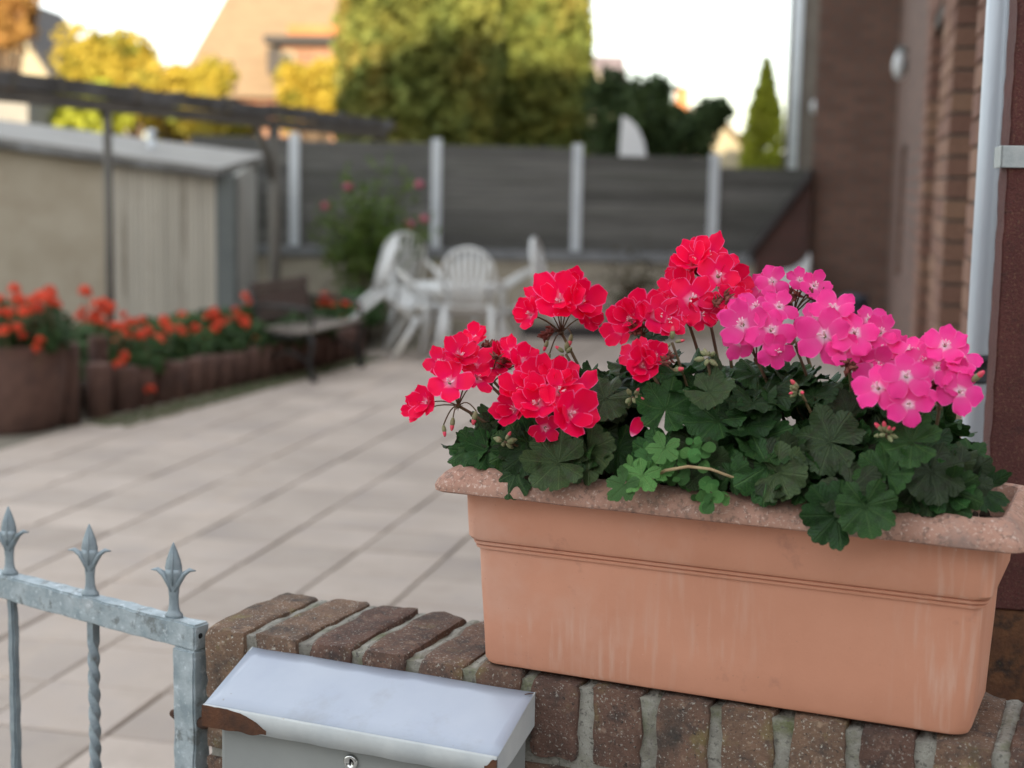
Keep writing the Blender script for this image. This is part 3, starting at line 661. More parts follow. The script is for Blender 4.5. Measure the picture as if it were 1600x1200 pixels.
# inner leaves filling the shade between the stems
for _ in range(46):
    a = random.uniform(.47,1.12); zt = np.interp(a, TA, TZ); zz = random.uniform(WZ+.27, zt-.02)
    add_leaf(owner(a), Vector((a, random.uniform(.03,.16), zz)), Vector((random.uniform(-.8,.8), random.uniform(-1,.2), random.uniform(.1,1))), random.uniform(.055,.08))
# leaves that lap over the rim, where the photograph shows them
for x, y, b_, sz, nv in ((806,737,-.035,.082,(-.2,-.85,.4)),(872,722,-.045,.092,(.1,-.85,.45)),(1200,728,-.03,.098,(.1,-.9,.4)),(1255,748,-.03,.07,(-.3,-.9,.2)),(1308,806,-.075,.088,(.15,-.95,.15)),
                        (1352,790,-.08,.078,(.3,-.9,.3)),(1330,765,-.06,.086,(0,-.8,.6)),(1298,690,-.02,.10,(-.1,-.75,.6)),(1425,690,-.03,.082,(.2,-.8,.6)),(1455,735,-.02,.086,(.4,-.8,.5)),(1500,745,.02,.08,(.5,-.6,.6)),
                        (1540,765,.05,.066,(.7,-.6,.3)),(1520,720,.08,.06,(.6,-.5,.6)),(720,695,.03,.05,(-.5,.1,1)),(770,668,.02,.066,(-.5,-.6,.7)),(1108,612,-.01,.07,(0,-.6,.8)),(1182,690,.0,.095,(-.2,-.9,.3)),
                        (945,622,.0,.082,(-.1,-.8,.6)),(1020,525,.1,.05,(0,-.6,.8)),(925,594,.1,.05,(.3,-.3,.9)),(1040,640,.0,.082,(.3,-.8,.5)),(1385,740,-.04,.075,(-.2,-.9,.3))):
    P = onb(x, y, b_); add_leaf(owner(P.x), P, Vector(nv), sz)
# weed with deeply cut bright leaves, sprig of small round leaves, dry stalk, fallen petal
weed = plant('weed_seedling', 'bright green weed with jagged leaves at the front of the planter', 'weed', .685, .03)
wleaf = [leaf_mesh(60+i, m_weed, 5, .48, .10, .1, .03) for i in range(3)]
for x, y, b_, sz, nv in ((1003,742,-.045,.052,(0,-.8,.6)),(975,757,-.055,.046,(-.1,-.9,.4)),(1038,700,-.03,.044,(.1,-.8,.5)),(1010,712,-.02,.036,(-.3,-.8,.4)),(1055,712,-.02,.034,(.4,-.8,.3)),(985,730,-.03,.034,(-.5,-.7,.5)),(1030,735,-.03,.036,(.2,-.7,.7))):
    add_leaf(weed, onb(x, y, b_-.025), Vector(nv), sz*1.1, random.uniform(-.6,.6)-math.pi/2, root=Vector((random.uniform(-.01,.01), 0, 0)), me=random.choice(wleaf))
sprig = plant('clover_sprig', 'trailing sprig of tiny round green leaves hanging over the planter rim', 'weed', .735, .025)
rl = MB()
rl_pts = [(.5*math.cos(2*math.pi*k/14)*(1-.12*math.cos(4*math.pi*k/14)), .5*math.sin(2*math.pi*k/14), .06*math.cos(4*math.pi*k/14)) for k in range(14)]
rl.add([(0,0,-.03)]+rl_pts, [(0,1+k,1+(k+1)%14) for k in range(14)], 0, [(0,.5)]+[(1, k/2) for k in range(14)]); rlm = rl.mesh('leaf', m_weed, True)
sb = MB(); s0 = Vector((0,0,0))
for x, y, b_ in ((1085,690,-.04),(1105,700,-.045),(1068,745,-.055),(1112,770,-.066),(1138,776,-.068),(1108,795,-.070),(1090,720,-.05),(1075,700,-.045)):
    P = loc(sprig, onb(x, y, b_)); pts = arc(s0, P, .022, 8); sb.tube(pts, .0008, 5)
    for i in (4,5,6,7,8,8):
        c = pts[i]+Vector((random.uniform(-.009,.009), random.uniform(-.008,.002), random.uniform(-.007,.008)))
        link('leaf', rlm, sprig, c, face(Vector((random.uniform(-.5,.5), -.8, random.uniform(.1,1))), random.uniform(0,6)), (random.uniform(.010,.020),)*3)
sb.build('stem', m_stalk, sprig, True)
st_ = [onb(1015,748,-.055), onb(1040,735,-.06), onb(1075,729,-.062), onb(1110,733,-.058), onb(1145,746,-.045), onb(1162,755,-.01)]
sp0 = wl(*st_[0]); o = MB().tube([wl(*p)-sp0 for p in st_], [.0028,.0022,.002,.0019,.0017,.0014], 7).build('dry_stalk', m_straw, None, True, loc=sp0)
tag(o, 'bent dry straw coloured stalk arching over the front of the planter', 'stalk')
pb = MB(); petal(pb, 0, .024, .018, .2, .4, 5); P = onb(986,683,-.028)
o = link('fallen_petal', pb.mesh('petal', m_red, True), None, wl(*P), face(Vector((.4,-.7,.5)), 1.)); tag(o, 'single fallen red petal resting on a green leaf', 'petal')

# ------------------------------------------------------------------ mailbox on the wall
mb = thing('mailbox', 'grey metal mailbox with a glossy sloping lid rusting at its corners', 'mailbox', wl(.32, 0, .60), (0,0,-PSI))
b = MB().box(-.222, .222, -.102, -.002, 0, .283); bevelled(b.build('body', m_mbox, mb), .004, 3)
b = MB().box(-.214, .214, -.1085, -.1025, .008, .268); bevelled(b.build('door', m_mbox, mb), .002, 2)
# lid: sloping sheet with folded lips and bent, slightly dented edges
def lid_z(y): return .338+(y)*.40
n = 28; vs = []; fs = []
for i in range(n+1):
    x = -.233+.466*i/n
    for k in range(7):
        y = -.001-.127*k/6; vs.append((x, y, lid_z(y)+.0012*noise.noise(Vector((x*9, y*9, 0)))-.0015*(k == 0)))
for i in range(n):
    for k in range(6): fs.append((i*7+k, (i+1)*7+k, (i+1)*7+k+1, i*7+k+1))
ld = MB().add(vs, [f[::-1] for f in fs]); lo_ = ld.build('lid', m_lid, mb, True)
sol = lo_.modifiers.new('s', 'SOLIDIFY'); sol.thickness = .002; sol.offset = -1
vs = []; fs = []; mi = []
zf = lid_z(-.128)
lip = MB()
def strip(x0, x1, dfun, mi_, y=-.1285, nseg=12):
    vs = []; fs = []
    for i in range(nseg+1):
        x = x0+(x1-x0)*i/nseg; d = dfun(x)
        vs += [(x, y, zf-.0005), (x, y-.002, zf-.003), (x, y-.0022+.002*noise.noise(Vector((x*20,0,0))), zf-d)]
    for i in range(nseg):
        for q in range(2): fs.append((i*3+q, (i+1)*3+q, (i+1)*3+q+1, i*3+q+1))
    lip.add(vs, fs, mi_)
strip(-.233, .233, lambda x: .030+.0015*noise.noise(Vector((x*26,1,0))), 0, nseg=40)
l1 = lip.build('front_lip', m_lip, mb, True); s2 = l1.modifiers.new('s', 'SOLIDIFY'); s2.thickness = .0016; s2.offset = -1
lip = MB()
def rust_strip(x0, x1, tp, bt, y, nseg):
    vs = []; fs = []
    for i in range(nseg+1):
        x = x0+(x1-x0)*i/nseg; zt, zb = zf-tp(x), zf-bt(x); vs += [(x, y, zt), (x, y-.0006+.0012*noise.noise(Vector((x*70,2,0))), (zt+zb)/2), (x, y, min(zb, zt-.0004))]
    for i in range(nseg):
        for q in range(2): fs.append((i*3+q, (i+1)*3+q, (i+1)*3+q+1, i*3+q+1))
    lip.add(vs, fs)
nz_ = lambda x, k, a: a*noise.noise(Vector((x*k, 7.3, 0)))
rust_strip(-.2338, -.125, lambda x: .0005+.020*max(0,(x+.185)/.06)**1.5+abs(nz_(x,60,.004)), lambda x: .0325+nz_(x,45,.003)-.004*max(0,(x+.16)/.035), -.1322, 40)
l2 = lip.build('rust_flake', m_rust, mb); s2 = l2.modifiers.new('s', 'SOLIDIFY'); s2.thickness = .001; s2.offset = -1
lip = MB(); rust_strip(.216, .2342, lambda x: .012-.5*(x-.216)+nz_(x,140,.005), lambda x: .033+nz_(x,120,.003), -.1322, 14)
l2 = lip.build('rust_flake', m_rust, mb); s2 = l2.modifiers.new('s', 'SOLIDIFY'); s2.thickness = .001; s2.offset = -1
for sx in (-1, 1):
    q = MB(); x = sx*.2335
    q.add([(x,-.001,lid_z(-.001)-.001),(x,-.128,zf-.001),(x,-.128,zf-.032),(x,-.08,zf-.024),(x,-.001,lid_z(-.001)-.05)], [(0,1,2,3,4)] if sx > 0 else [(4,3,2,1,0)])
    c = q.build('side_lip', m_lip, mb); s2 = c.modifiers.new('s', 'SOLIDIFY'); s2.thickness = .0018
cr_ = MB(); cr_.tube([(.222,-.012,lid_z(-.012)+.0018),(.228,-.009,lid_z(-.009)+.0018),(.2335,-.007,lid_z(-.007)+.0012)], [.0006,.0009,.0004], 4); cr_.build('crack', m_rust, mb)
lk = MB().lathe([(.011,0),(.0115,.003),(.010,.005),(.0065,.0055),(.006,.0045)], 20); lko = lk.build('lock', m_chrome, mb, True, loc=(.0,-.108,.232), rot=(math.pi/2,0,0))
MB().box(-.001,.001,-.004,.004,.0044,.0052).build('keyhole', m_dark, lko)
# ------------------------------------------------------------------ gate
GE = atz(316, 975, .955); GL = atz(0, 893, .955); gd = (GL-GE); gd.z = 0; gang = math.atan2(gd.y, gd.x)
gate = thing('metal_gate', 'galvanised metal garden gate with spear finials and twisted bars', 'gate', (GE.x, GE.y, 0), (0,0,gang+math.pi))   # local -x runs left along the gate
GT = .955
def hammered(b, x0, x1, y0, y1, z0, z1, sd=0, axis=0):
    bm = bmesh.new(); bmesh.ops.create_cube(bm, size=1)
    for v in bm.verts: v.co = Vector((x0 if v.co.x < 0 else x1, y0 if v.co.y < 0 else y1, z0 if v.co.z < 0 else z1))
    nseg = int(max(x1-x0, z1-z0)/.012)
    ed = [e for e in bm.edges if abs((e.verts[0].co-e.verts[1].co)[axis]) > .02]
    bmesh.ops.subdivide_edges(bm, edges=ed, cuts=nseg, use_grid_fill=True)
    bmesh.ops.bevel(bm, geom=[e for e in bm.edges if len(e.link_faces) == 2 and e.calc_face_angle(0) > .8], offset=.003, segments=2, affect='EDGES')
    for v in bm.verts: v.co += noise.noise_vector(v.co*34+Vector((sd,0,0)))*.0020
    vs = [v.co.copy() for v in bm.verts]; idx = {v: i for i, v in enumerate(bm.verts)}
    b.add(vs, [tuple(idx[v] for v in f.verts) for f in bm.faces]); bm.free()
b = MB(); hammered(b, -1.0, -.0005, -.016, .016, GT-.042, GT); o = b.build('top_rail', m_galv, gate, True); autosmooth(o.data, 50)
b = MB(); hammered(b, -.050, -.0012, -.0172, .0172, .08, GT-.0415, 4, 2); o = b.build('stile', m_galv, gate, True); autosmooth(o.data, 50)
b = MB(); hammered(b, -1.0, -.0505, -.015, .015, .10, .14, 9); o = b.build('bottom_rail', m_galv, gate, True); autosmooth(o.data, 50)
b = MB(); hammered(b, -1.0, -.955, -.0168, .0168, .1405, GT-.0425, 5, 2); o = b.build('stile', m_galv, gate, True); autosmooth(o.data, 50)
MB().lathe([(.0045,0),(.0045,.0006)], 12).build('drain_hole', m_dark, gate, loc=(-.0004,-.004,GT-.018), rot=(0,math.pi/2,0))
def xalong(px, py):     # distance along the gate for a pixel at the height of the rail's top
    P = atz(px, py, GT); return -(Vector((P.x, P.y, 0))-Vector((GE.x, GE.y, 0))).length
FX = [xalong(33,893), xalong(152,927), xalong(278,962)]
dx = (FX[0]-FX[2])/2
FX = FX+[FX[0]+dx*k for k in range(1, 5)]
fb = MB()
fb.lathe([(.0135,0),(.0135,.004),(.0095,.009),(.0085,.013),(.0075,.018),(.0072,.03),(.0085,.045),(.011,.058),(.013,.066),(.0125,.074)], 14, sy=.72)
fb.lathe([(.0120,.068),(.0128,.076),(.0105,.088),(.006,.101),(.0015,.112),(.0003,.114)], 12, sy=.62)
for s in (-1, 1):
    fb.tube([(s*.002,0,.040),(s*.008,0,.054),(s*.015,0,.066),(s*.024,0,.0725),(s*.033,0,.0715)], [.006,.0072,.0070,.0052,.0012], 10, 0, .6)
fb.tube([(0,-.0075,.05),(0,-.0085,.07),(0,-.006,.09),(0,-.001,.108)], [.0015,.0022,.0016,.0004], 6)
fm = fb.mesh('finial', m_galv2, True)
for x in FX:
    if x > -.99: link('finial', fm, gate, (x, 0, GT-.0005), (0,0,random.uniform(-.05,.05)+.55), (1.08,1.08,1.06))
tw = MB(); NS = 300; h = .0072
zs = [.1395+(GT-.0415-.1395)*i/NS for i in range(NS+1)]
vs = []; fs = []
for i, z_ in enumerate(zs):
    a = min(1, max(0, (z_-.2)/.02))*0+2*math.pi*max(0, min(.86, GT-.075-z_))/.125*1.0
    for k in range(4): vs.append((h*1.414*math.cos(a+math.pi/4+k*math.pi/2), h*1.414*math.sin(a+math.pi/4+k*math.pi/2), z_))
for i in range(NS):
    for k in range(4): fs.append((i*4+k, i*4+(k+1) % 4, (i+1)*4+(k+1) % 4, (i+1)*4+k))
twm = tw.add(vs, fs).mesh('twisted_bar', m_galv2)
pb = MB(); hammered(pb, -.0085, .0085, -.007, .007, .1395, GT-.0415, 7, 2); pbm = pb.mesh('plain_bar', m_galv2, True); autosmooth(pbm, 45)
for i, x in enumerate([FX[0], FX[1]]+FX[3:]):
    if x > -.95: link('twisted_bar' if i % 2 else 'plain_bar', twm if i % 2 else pbm, gate, (x+.006, 0, 0))
b = MB(); b.tube([(-.066,-.004,.798),(-.060,-.004,.798),(-.054,-.004,.797),(-.045,-.004,.797)], [.0055,.0075,.0085,.0085], 10); b.build('latch_bolt', m_rust, gate, True); b = MB(); b.tube([(-.004,-.004,.797),(.006,-.004,.797),(.013,-.004,.798),(.020,0,.798)], [.0085,.0095,.0085,.005], 10)
b.build('latch_bolt', m_rust, gate, True)

# ------------------------------------------------------------------ steel column, downpipe
cx = aty(1571, 0, 2.5).x; px0 = Vector((.785, 2.50, 0))
colm = thing('steel_column', 'rusty red-brown steel column behind the planter at the right edge', 'column', (.79, 2.50, 0), (0,0,-TH))
b = MB(); hammered(b, 0, .15, 0, .15, .955, 3.2, 2, 2); o = b.build('shaft', m_col, colm, True); autosmooth(o.data, 40)
b = MB(); hammered(b, .0005, .1495, .0005, .1495, -.04, .954, 3, 2); o = b.build('base', m_colrust, colm, True); autosmooth(o.data, 40)
b = MB().box(-.012, .158, -.006, -.0022, 0, .035).box(-.012, -.0075, -.006, .12, 0, .035); bevelled(b.build('band', m_clamp, colm, loc=(0,0,aty(1575,262,2.5).z)), .001, 2)
ptop = aty(1560, 0, 2.78); pbot = aty(1519, 690, 2.78)
pipe = thing('downpipe', 'pale grey downpipe with a dark rubber collar beside the steel column', 'pipe', (pbot.x, 2.78, 0))
pr = .5*(aty(1537,690,2.78)-aty(1502,690,2.78)).length
MB().lathe([(pr,-.04),(pr,3.4)], 32).build('tube', m_pipe, pipe, True)
zc = aty(1519, 575, 2.78).z
MB().lathe([(pr+.001,-.026),(pr+.005,-.025),(pr+.005,-.019),(pr+.0025,-.018),(pr+.0025,.012),(pr+.006,.013),(pr+.006,.022),(pr+.001,.026)], 32, c=(0,0,zc)).build('collar', m_rubber, pipe, True)

# ------------------------------------------------------------------ brick house on the right
HU, HW0, HW1 = .33, 2.98, 16.7
house = thing('brick_house', 'long dark brick house wall with recessed openings along the right side', 'building', (0,0,0), (0,0,-TH))
ops = [(5.03, 6.30, .12, 2.46), (7.30, 8.50, .12, 2.46), (12.2, 13.7, .9, 1.98)]
TOP = 6.2
def wallseg(b, w0_, w1_, z0, z1, off=.009): b.box(HU+off, HU+.36, w0_, w1_, z0, z1)
b = MB(); cuts_ = [HW0]+[x for o_ in ops for x in o_[:2]]+[9.2]
solid = [(HW0, 5.03), (6.30, 7.30), (8.50, 9.2)]
for a_, c_ in solid: wallseg(b, a_+.010, c_-(.010 if c_ < 9 else .0), -.04, TOP)
for o_ in ops[:2]:
    wallseg(b, o_[0], o_[1], -.04, o_[2], .012); wallseg(b, o_[0], o_[1], o_[3], TOP, .012)
b.build('wall', m_hmortar, house)
b = MB(); 
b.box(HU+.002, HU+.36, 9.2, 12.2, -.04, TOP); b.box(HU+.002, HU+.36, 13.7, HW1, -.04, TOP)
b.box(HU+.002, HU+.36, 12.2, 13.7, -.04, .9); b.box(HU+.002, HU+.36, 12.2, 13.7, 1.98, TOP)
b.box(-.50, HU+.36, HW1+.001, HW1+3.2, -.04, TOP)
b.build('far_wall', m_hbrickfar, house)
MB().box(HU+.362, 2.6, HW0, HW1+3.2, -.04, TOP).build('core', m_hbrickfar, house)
rf = MB().add([(-.7,HW0-.4,TOP),(2.9,HW0-.4,TOP),(2.9,HW1+3.6,TOP),(-.7,HW1+3.6,TOP),(1.2,HW0+1.5,TOP+1.2),(1.2,HW1+1.6,TOP+1.2)], [(0,1,4),(1,2,5,4),(2,3,5),(3,0,4,5),(3,2,1,0)]).build('roof', m_rooftile2, house)
for o_ in ops:
    wn = MB().box(HU+.115, HU+.16, o_[0]+.002, o_[1]-.002, o_[2], o_[2]+.07).box(HU+.115, HU+.16, o_[0]+.002, o_[1]-.002, o_[3]-.07, o_[3]-.002).box(HU+.115, HU+.16, o_[0]+.002, o_[0]+.07, o_[2]+.07, o_[3]-.07).box(HU+.115, HU+.16, o_[1]-.07, o_[1]-.002, o_[2]+.07, o_[3]-.07).build('window', m_frame, house)
    MB().box(HU+.135, HU+.142, o_[0]+.07, o_[1]-.07, o_[2]+.07, o_[3]-.07).build('pane', m_glass, wn)
bk = MB().box(-.5,.5,-.5,.5,-.5,.5); bkm = bk.mesh('brick', m_hbrick); hb = []
row = 0; zz = .03
while zz < 3.3:
    off = 0 if row % 2 == 0 else .125
    for (a_, c_) in ((HW0, 9.2),):
        w_ = a_-off
        while w_ < c_:
            x0, x1 = max(w_, a_), min(w_+.24, c_)
            spans = [(x0, x1)]
            for o_ in ops[:2]:
                if o_[2] < zz+.02 < o_[3]+.01:
                    ns = []
                    for p, q in spans:
                        if q <= o_[0] or p >= o_[1]: ns.append((p, q)); continue
                        if p < o_[0]: ns.append((p, o_[0]))
                        if q > o_[1]: ns.append((o_[1], q))
                    spans = ns
            for p, q in spans:
                if q-p > .02: hb.append((p, q, zz))
            w_ += .25
    zz += .0833; row += 1
def vis_key(t):
    P = uw(HU, (t[0]+t[1])/2, t[2]); q = CM.transposed() @ (P-Vector((0,0,CAMH)))
    X, Y = 800+FPX*q.x/-q.z, 600-FPX*q.y/-q.z
    jam = any(abs(t[0]-o_[1]) < .01 for o_ in ops)
    return (0 if (jam and -20 < Y < 700) else 1) if (1380 < X < 1600 and -30 < Y < 760) else 2, t[0]
hb.sort(key=vis_key); restb = MB()
for n, (p, q, z_) in enumerate(hb):
    jx = random.uniform(-.0025,.0015)
    if n < 298: link('brick', bkm, house, (HU+.057+jx, (p+q)/2, z_+.0355), (0, random.uniform(-.008,.008), random.uniform(-.006,.006)), (.114, q-p-.005, .071))
    else: restb.box(HU+jx, HU+.114, p+.0025, q-.0025, z_, z_+.071)
tag(restb.build('brick_remainder', m_hbrick, house), kind='stuff')
# sloping stub wall by the fence end
b = MB().add([(-.505,HW1+.1,-.03),(-1.05,HW1+.1,-.03),(-1.05,HW1+.1,.95),(-.505,HW1+.1,1.72),(-.505,HW1-.14,-.03),(-1.05,HW1-.14,-.03),(-1.05,HW1-.14,.95),(-.505,HW1-.14,1.72)], [(3,2,1,0),(4,5,6,7),(1,2,6,5),(2,3,7,6),(0,1,5,4),(3,0,4,7)])
stub = thing('stair_wall', 'dark sloping cheek wall leaning against the far end of the brick house', 'wall', (0,0,0), (0,0,-TH))
b.build('masonry', brickmat('stair_brick', (.07,.028,.022), (.09,.035,.028), (.05,.035,.03)), stub)
b = MB().add([(-.505,HW1+.16,1.725),(-1.12,HW1+.16,.86),(-1.12,HW1-.2,.86),(-.505,HW1-.2,1.725),(-.505,HW1+.16,1.83),(-1.12,HW1+.16,.965),(-1.12,HW1-.2,.965),(-.505,HW1-.2,1.83)], [(0,1,2,3)[::-1],(4,5,6,7),(0,1,5,4)[::-1],(2,3,7,6)[::-1],(1,2,6,5)[::-1]]); b.build('coping', m_roofdark, stub)
def wall_lamp(P, ang, r, label):
    t = thing('wall_lamp', label, 'lamp', P, (0,0,ang)); 
    MB().lathe([(r*.6,0),(r*.6,.03),(r*.5,.035)], 14).build('backplate', m_trim, t, True, rot=(0,-math.pi/2,0))
    MB().blob((-.06,0,0), r, 14, 8, (.55,.75,1.15)).build('globe', m_lamp, t, True)
    MB().tube([(-.09,0,r*1.1),(-.04,0,r*1.25),(0,0,r*1.05)], [.02,.03,.02], 8).build('hood', m_trim, t, True)
P = uw(HU-.001, 13.2); wall_lamp((P.x, P.y, aty(1406,102,P.y).z), -TH, .105, 'oval outdoor lamp on the brick house wall high above the flowers')
# things at the house foot
bn = thing('plastic_bin', 'small dark blue bin at the foot of the brick house', 'bin', (aty(1334,480,15.6).x, 15.6, 0))
MB().lathe([(.11,0),(.14,.50),(.15,.505)], 18).build('body', m_bin, bn, True); MB().lathe([(.155,.506),(.155,.53),(.10,.56),(.02,.57)], 18).build('lid', m_bin, bn, True)
sk = MB(); n1, n2 = 26, 14; vs = []; fs = []
for k in range(n2+1):
    t = k/n2
    for i in range(n1):
        a = 2*math.pi*i/n1; sq = 1/max(abs(math.cos(a)), abs(math.sin(a)))**.7; rr = .23*sq*(1+.10*noise.noise(Vector((math.cos(a)*2, math.sin(a)*2, t*3))))*(1-.12*(2*t-1)**2)
        zt = .74+.24*max(0, math.cos(a-.25))**3-.03*math.sin(a*3)
        vs.append((rr*math.cos(a), rr*.8*math.sin(a), t*zt))
for k in range(n2):
    for i in range(n1): fs.append((k*n1+i, k*n1+(i+1) % n1, (k+1)*n1+(i+1) % n1, (k+1)*n1+i))
c0 = len(vs); vs.append((0,0,.6)); fs += [(n2*n1+i, n2*n1+(i+1) % n1, c0) for i in range(n1)]
o = sk.add(vs, fs).build('white_sack', m_sack, None, True, loc=(aty(1231,470,15.9).x, 15.9, 0)); tag(o, 'white plastic sack with a raised corner standing at the fence end', 'sack')

# ------------------------------------------------------------------ fence and plinth
FY = 16.6
fpost = [(250,196),(461,208),(683,217),(903,225),(1117,240)]
fx0, fx1 = aty(300,300,FY).x, aty(1262,330,FY).x
plz = aty(683,396,FY).z
pl = MB().box(fx0, fx1, FY-.1, FY+.14, -.04, plz-.05).build('plinth_wall', m_plinth); tag(pl, 'low rendered beige wall under the wooden fence', 'wall')
fence = thing('board_fence', 'grey horizontal board fence with white metal posts at the back', 'fence', (0, FY, plz))
MB().box(fx0, fx1, -.14, .05, -.048, .055).build('base_rail', m_rail, fence)
xs = []
for x, yt in fpost:
    Pt = aty(x, yt, FY); xs.append((Pt.x, Pt.z-plz))
for X, zt in xs[1:]:
    bevelled(MB().box(X-.055, X+.055, -.065, .0, .0565, zt).build('post', m_post, fence), .006, 2)
ext = [(fx0, xs[1][1])]+xs[1:]+[(fx1, xs[-1][1]-.1)]
for i in range(len(ext)-1):
    xa, xb = ext[i][0]+(.03 if i else 0), ext[i+1][0]-.03
    ztop = min(ext[i][1], ext[i+1][1])-.06; nbd = 8; hgt = (ztop-.06)/nbd
    for k in range(nbd):
        z0 = .06+k*hgt; tl = .010*((k % 2)*2-1)
        b = MB().box(-(xb-xa)/2, (xb-xa)/2, -.010, .010, .0, hgt+.014)
        link('board', b.mesh('board', m_board), fence, ((xa+xb)/2, -.012-.004*(k % 2), z0), (.17+random.uniform(-.02,.02), random.uniform(-.002,.002), 0))
# white quarter-round panel behind the fence
P0 = aty(966, 252, 17.6); P1 = aty(1012, 250, 17.6); top = aty(971, 181, 17.6); wd = P1.x-P0.x; ht = top.z-P0.z+.2
vs = []; fs = []; n = 14
for s in (0, .05):
    pts = [(0,0)]+[(wd*math.sin(math.pi/2*i/n)**1.0*1.0 if i else 0.03, ht*math.cos(math.pi/2*i/n)**.8) for i in range(n+1)]
    vs += [(x, s+.10*math.sin(3*x)*x, z_) for x, z_ in pts]
k = n+2; fs = [tuple(range(k)), tuple(range(k, 2*k))[::-1]]+[(i, i+k, (i+1) % k+k, (i+1) % k) for i in range(k)]
sl = thing('sail_panel', 'white quarter-round panel sticking up behind the fence', 'panel', (P0.x, 17.6, 0))
MB().add([(x, y, z_+P0.z-.2) for x, y, z_ in vs], fs).build('panel', m_panel, sl); MB().tube([(.05,.02,-.05),(.05,.02,P0.z)], .03, 8).build('pole', m_trim, sl)

# ------------------------------------------------------------------ shed and pergola on the left
SY = 13.55
cR = aty(338, 262, SY); cL = aty(-160, 190, SY); cB = aty(398, 240, SY+2.2)
shed = thing('garden_shed', 'beige sheet-clad shed with a sloping grey roof behind the flower bed', 'shed', (cR.x, SY, 0))
x0 = cL.x-cR.x; zr, zl = cR.z-.06, cL.z-.06
split = aty(166, 300, SY).x-cR.x
def zroof(x): return zr+(zl-zr)*(x/x0)
MB().add([(x0,0,-.04),(split,0,-.04),(split,0,zroof(split)),(x0,0,zroof(x0)),(x0,.06,-.04),(split,.06,-.04),(split,.06,zroof(split)),(x0,.06,zroof(x0))], [(0,1,2,3),(7,6,5,4),(3,2,6,7),(1,5,6,2),(4,0,3,7)]).build('side_panel', m_shed, shed)
nr_ = 22; wr = (0-split)/nr_
for i in range(nr_):
    xa = split+wr*i; xb = xa+wr; hh = zroof(xb)-.004
    v = [(xa+.004,0,-.04),(xa+wr*.2,-.018,-.04),(xb-wr*.2,-.018,-.04),(xb-.004,0,-.04)]
    b = MB().add([(p[0]-xa, p[1], p[2]) for p in v]+[(p[0]-xa, p[1], hh) for p in v], [(0,1,5,4),(1,2,6,5),(2,3,7,6),(4,5,6,7)])
    link('cladding_rib', b.mesh('rib', m_shed2), shed, (xa, -.001, 0))
MB().add([(split,.002,-.04),(-.001,.002,-.04),(-.001,.002,zr),(split,.002,zroof(split)),(split,.06,-.04),(-.001,.06,-.04),(-.001,.06,zr),(split,.06,zroof(split))], [(0,1,2,3),(7,6,5,4),(3,2,6,7),(1,5,6,2),(4,0,3,7)]).build('backing', m_shed2, shed)
xe = cB.x-cR.x
bevelled(MB().box(.001, .165, -.03, .13, -.04, zr-.001).build('corner_post', m_trim, shed), .005)
MB().add([(.166,.10,-.04),(xe+.02,2.2,-.04),(xe+.02,2.2,cB.z-.06),(.166,.10,zr-.01),(.10,.15,-.04),(xe-.05,2.2,-.04),(xe-.05,2.2,cB.z-.06),(.10,.15,zr-.01)], [(0,1,2,3),(7,6,5,4),(3,2,6,7),(1,5,6,2)]).build('end_wall', m_palewall, shed)
e_ = .12
rv = [(-.0+.05,-e_,zr+.004),(x0,-e_,zroof(x0)+.004),(x0-.3,2.6,zroof(x0)+.16),(xe+.1,2.4,cB.z-.05)]
MB().add(rv+[(x, y, z_+.05) for x, y, z_ in rv], [(0,1,2,3),(4,7,6,5),(0,4,5,1),(3,7,4,0),(2,6,7,3)]).build('roof', m_roofing, shed)
MB().add([(.06,-e_-.015,zr-.03),(x0,-e_-.015,zroof(x0)-.03),(x0,-e_-.001,zroof(x0)-.03),(.06,-e_-.001,zr-.03),(.06,-e_-.015,zr+.02),(x0,-e_-.015,zroof(x0)+.02),(x0,-e_-.001,zroof(x0)+.02),(.06,-e_-.001,zr+.02)], [(0,1,5,4)[::-1],(0,3,2,1),(4,5,6,7)[::-1],(0,4,7,3)]).build('fascia', m_timber, shed)
P = aty(237, 240, SY+1.2); vp = thing('vent_pipe', 'short white vent pipe rising from the shed roof', 'pipe', (P.x, SY+1.2, P.z-.12))
MB().lathe([(.035,0),(.035,.30)], 14).build('tube', m_post, vp, True); MB().lathe([(.055,.301),(.055,.32),(.02,.35)], 14).build('cap', m_post, vp, True)
bd = Vector((math.sin(R(20)), math.cos(R(20)), 0)); bp = Vector((-2.1, 13.4, 0))
perg = thing('pergola_frame', 'long weathered pergola beam on thin posts above the flower bed', 'pergola', bp, (0,0,-R(20)))   # local y runs along the beam
b = MB(); nseg = 44; vs = []; fs = []
for i in range(nseg+1):
    y = -5.2+7.6*i/nseg; zt = 2.235-.010*y+.012*noise.noise(Vector((y*1.3,0,0))); hh = .10+.012*noise.noise(Vector((y*2.1,4,0)))
    vs += [(-.04,y,zt-hh),(.04,y,zt-hh),(.045,y,zt),(-.045,y,zt)]
for i in range(nseg):
    for k in range(4): fs.append((i*4+k, i*4+(k+1) % 4, (i+1)*4+(k+1) % 4, (i+1)*4+k))
fs += [(3,2,1,0), tuple(range(nseg*4, nseg*4+4))]
b.add(vs, fs).build('beam', m_timber, perg)
b = MB(); vs = []; fs = []
for i in range(nseg+1):
    y = -5.2+7.5*i/nseg; zt = 2.132-.010*y+.006*noise.noise(Vector((y*1.1,9,0)))
    vs += [(-.06,y,zt-.085),(.03,y,zt-.085),(.03,y,zt-.005),(-.06,y,zt-.005)]
for i in range(nseg):
    for k in range(4): fs.append((i*4+k, i*4+(k+1) % 4, (i+1)*4+(k+1) % 4, (i+1)*4+k))
fs += [(3,2,1,0), tuple(range(nseg*4, nseg*4+4))]
b.add(vs, fs).build('lower_beam', m_steelpost, perg)
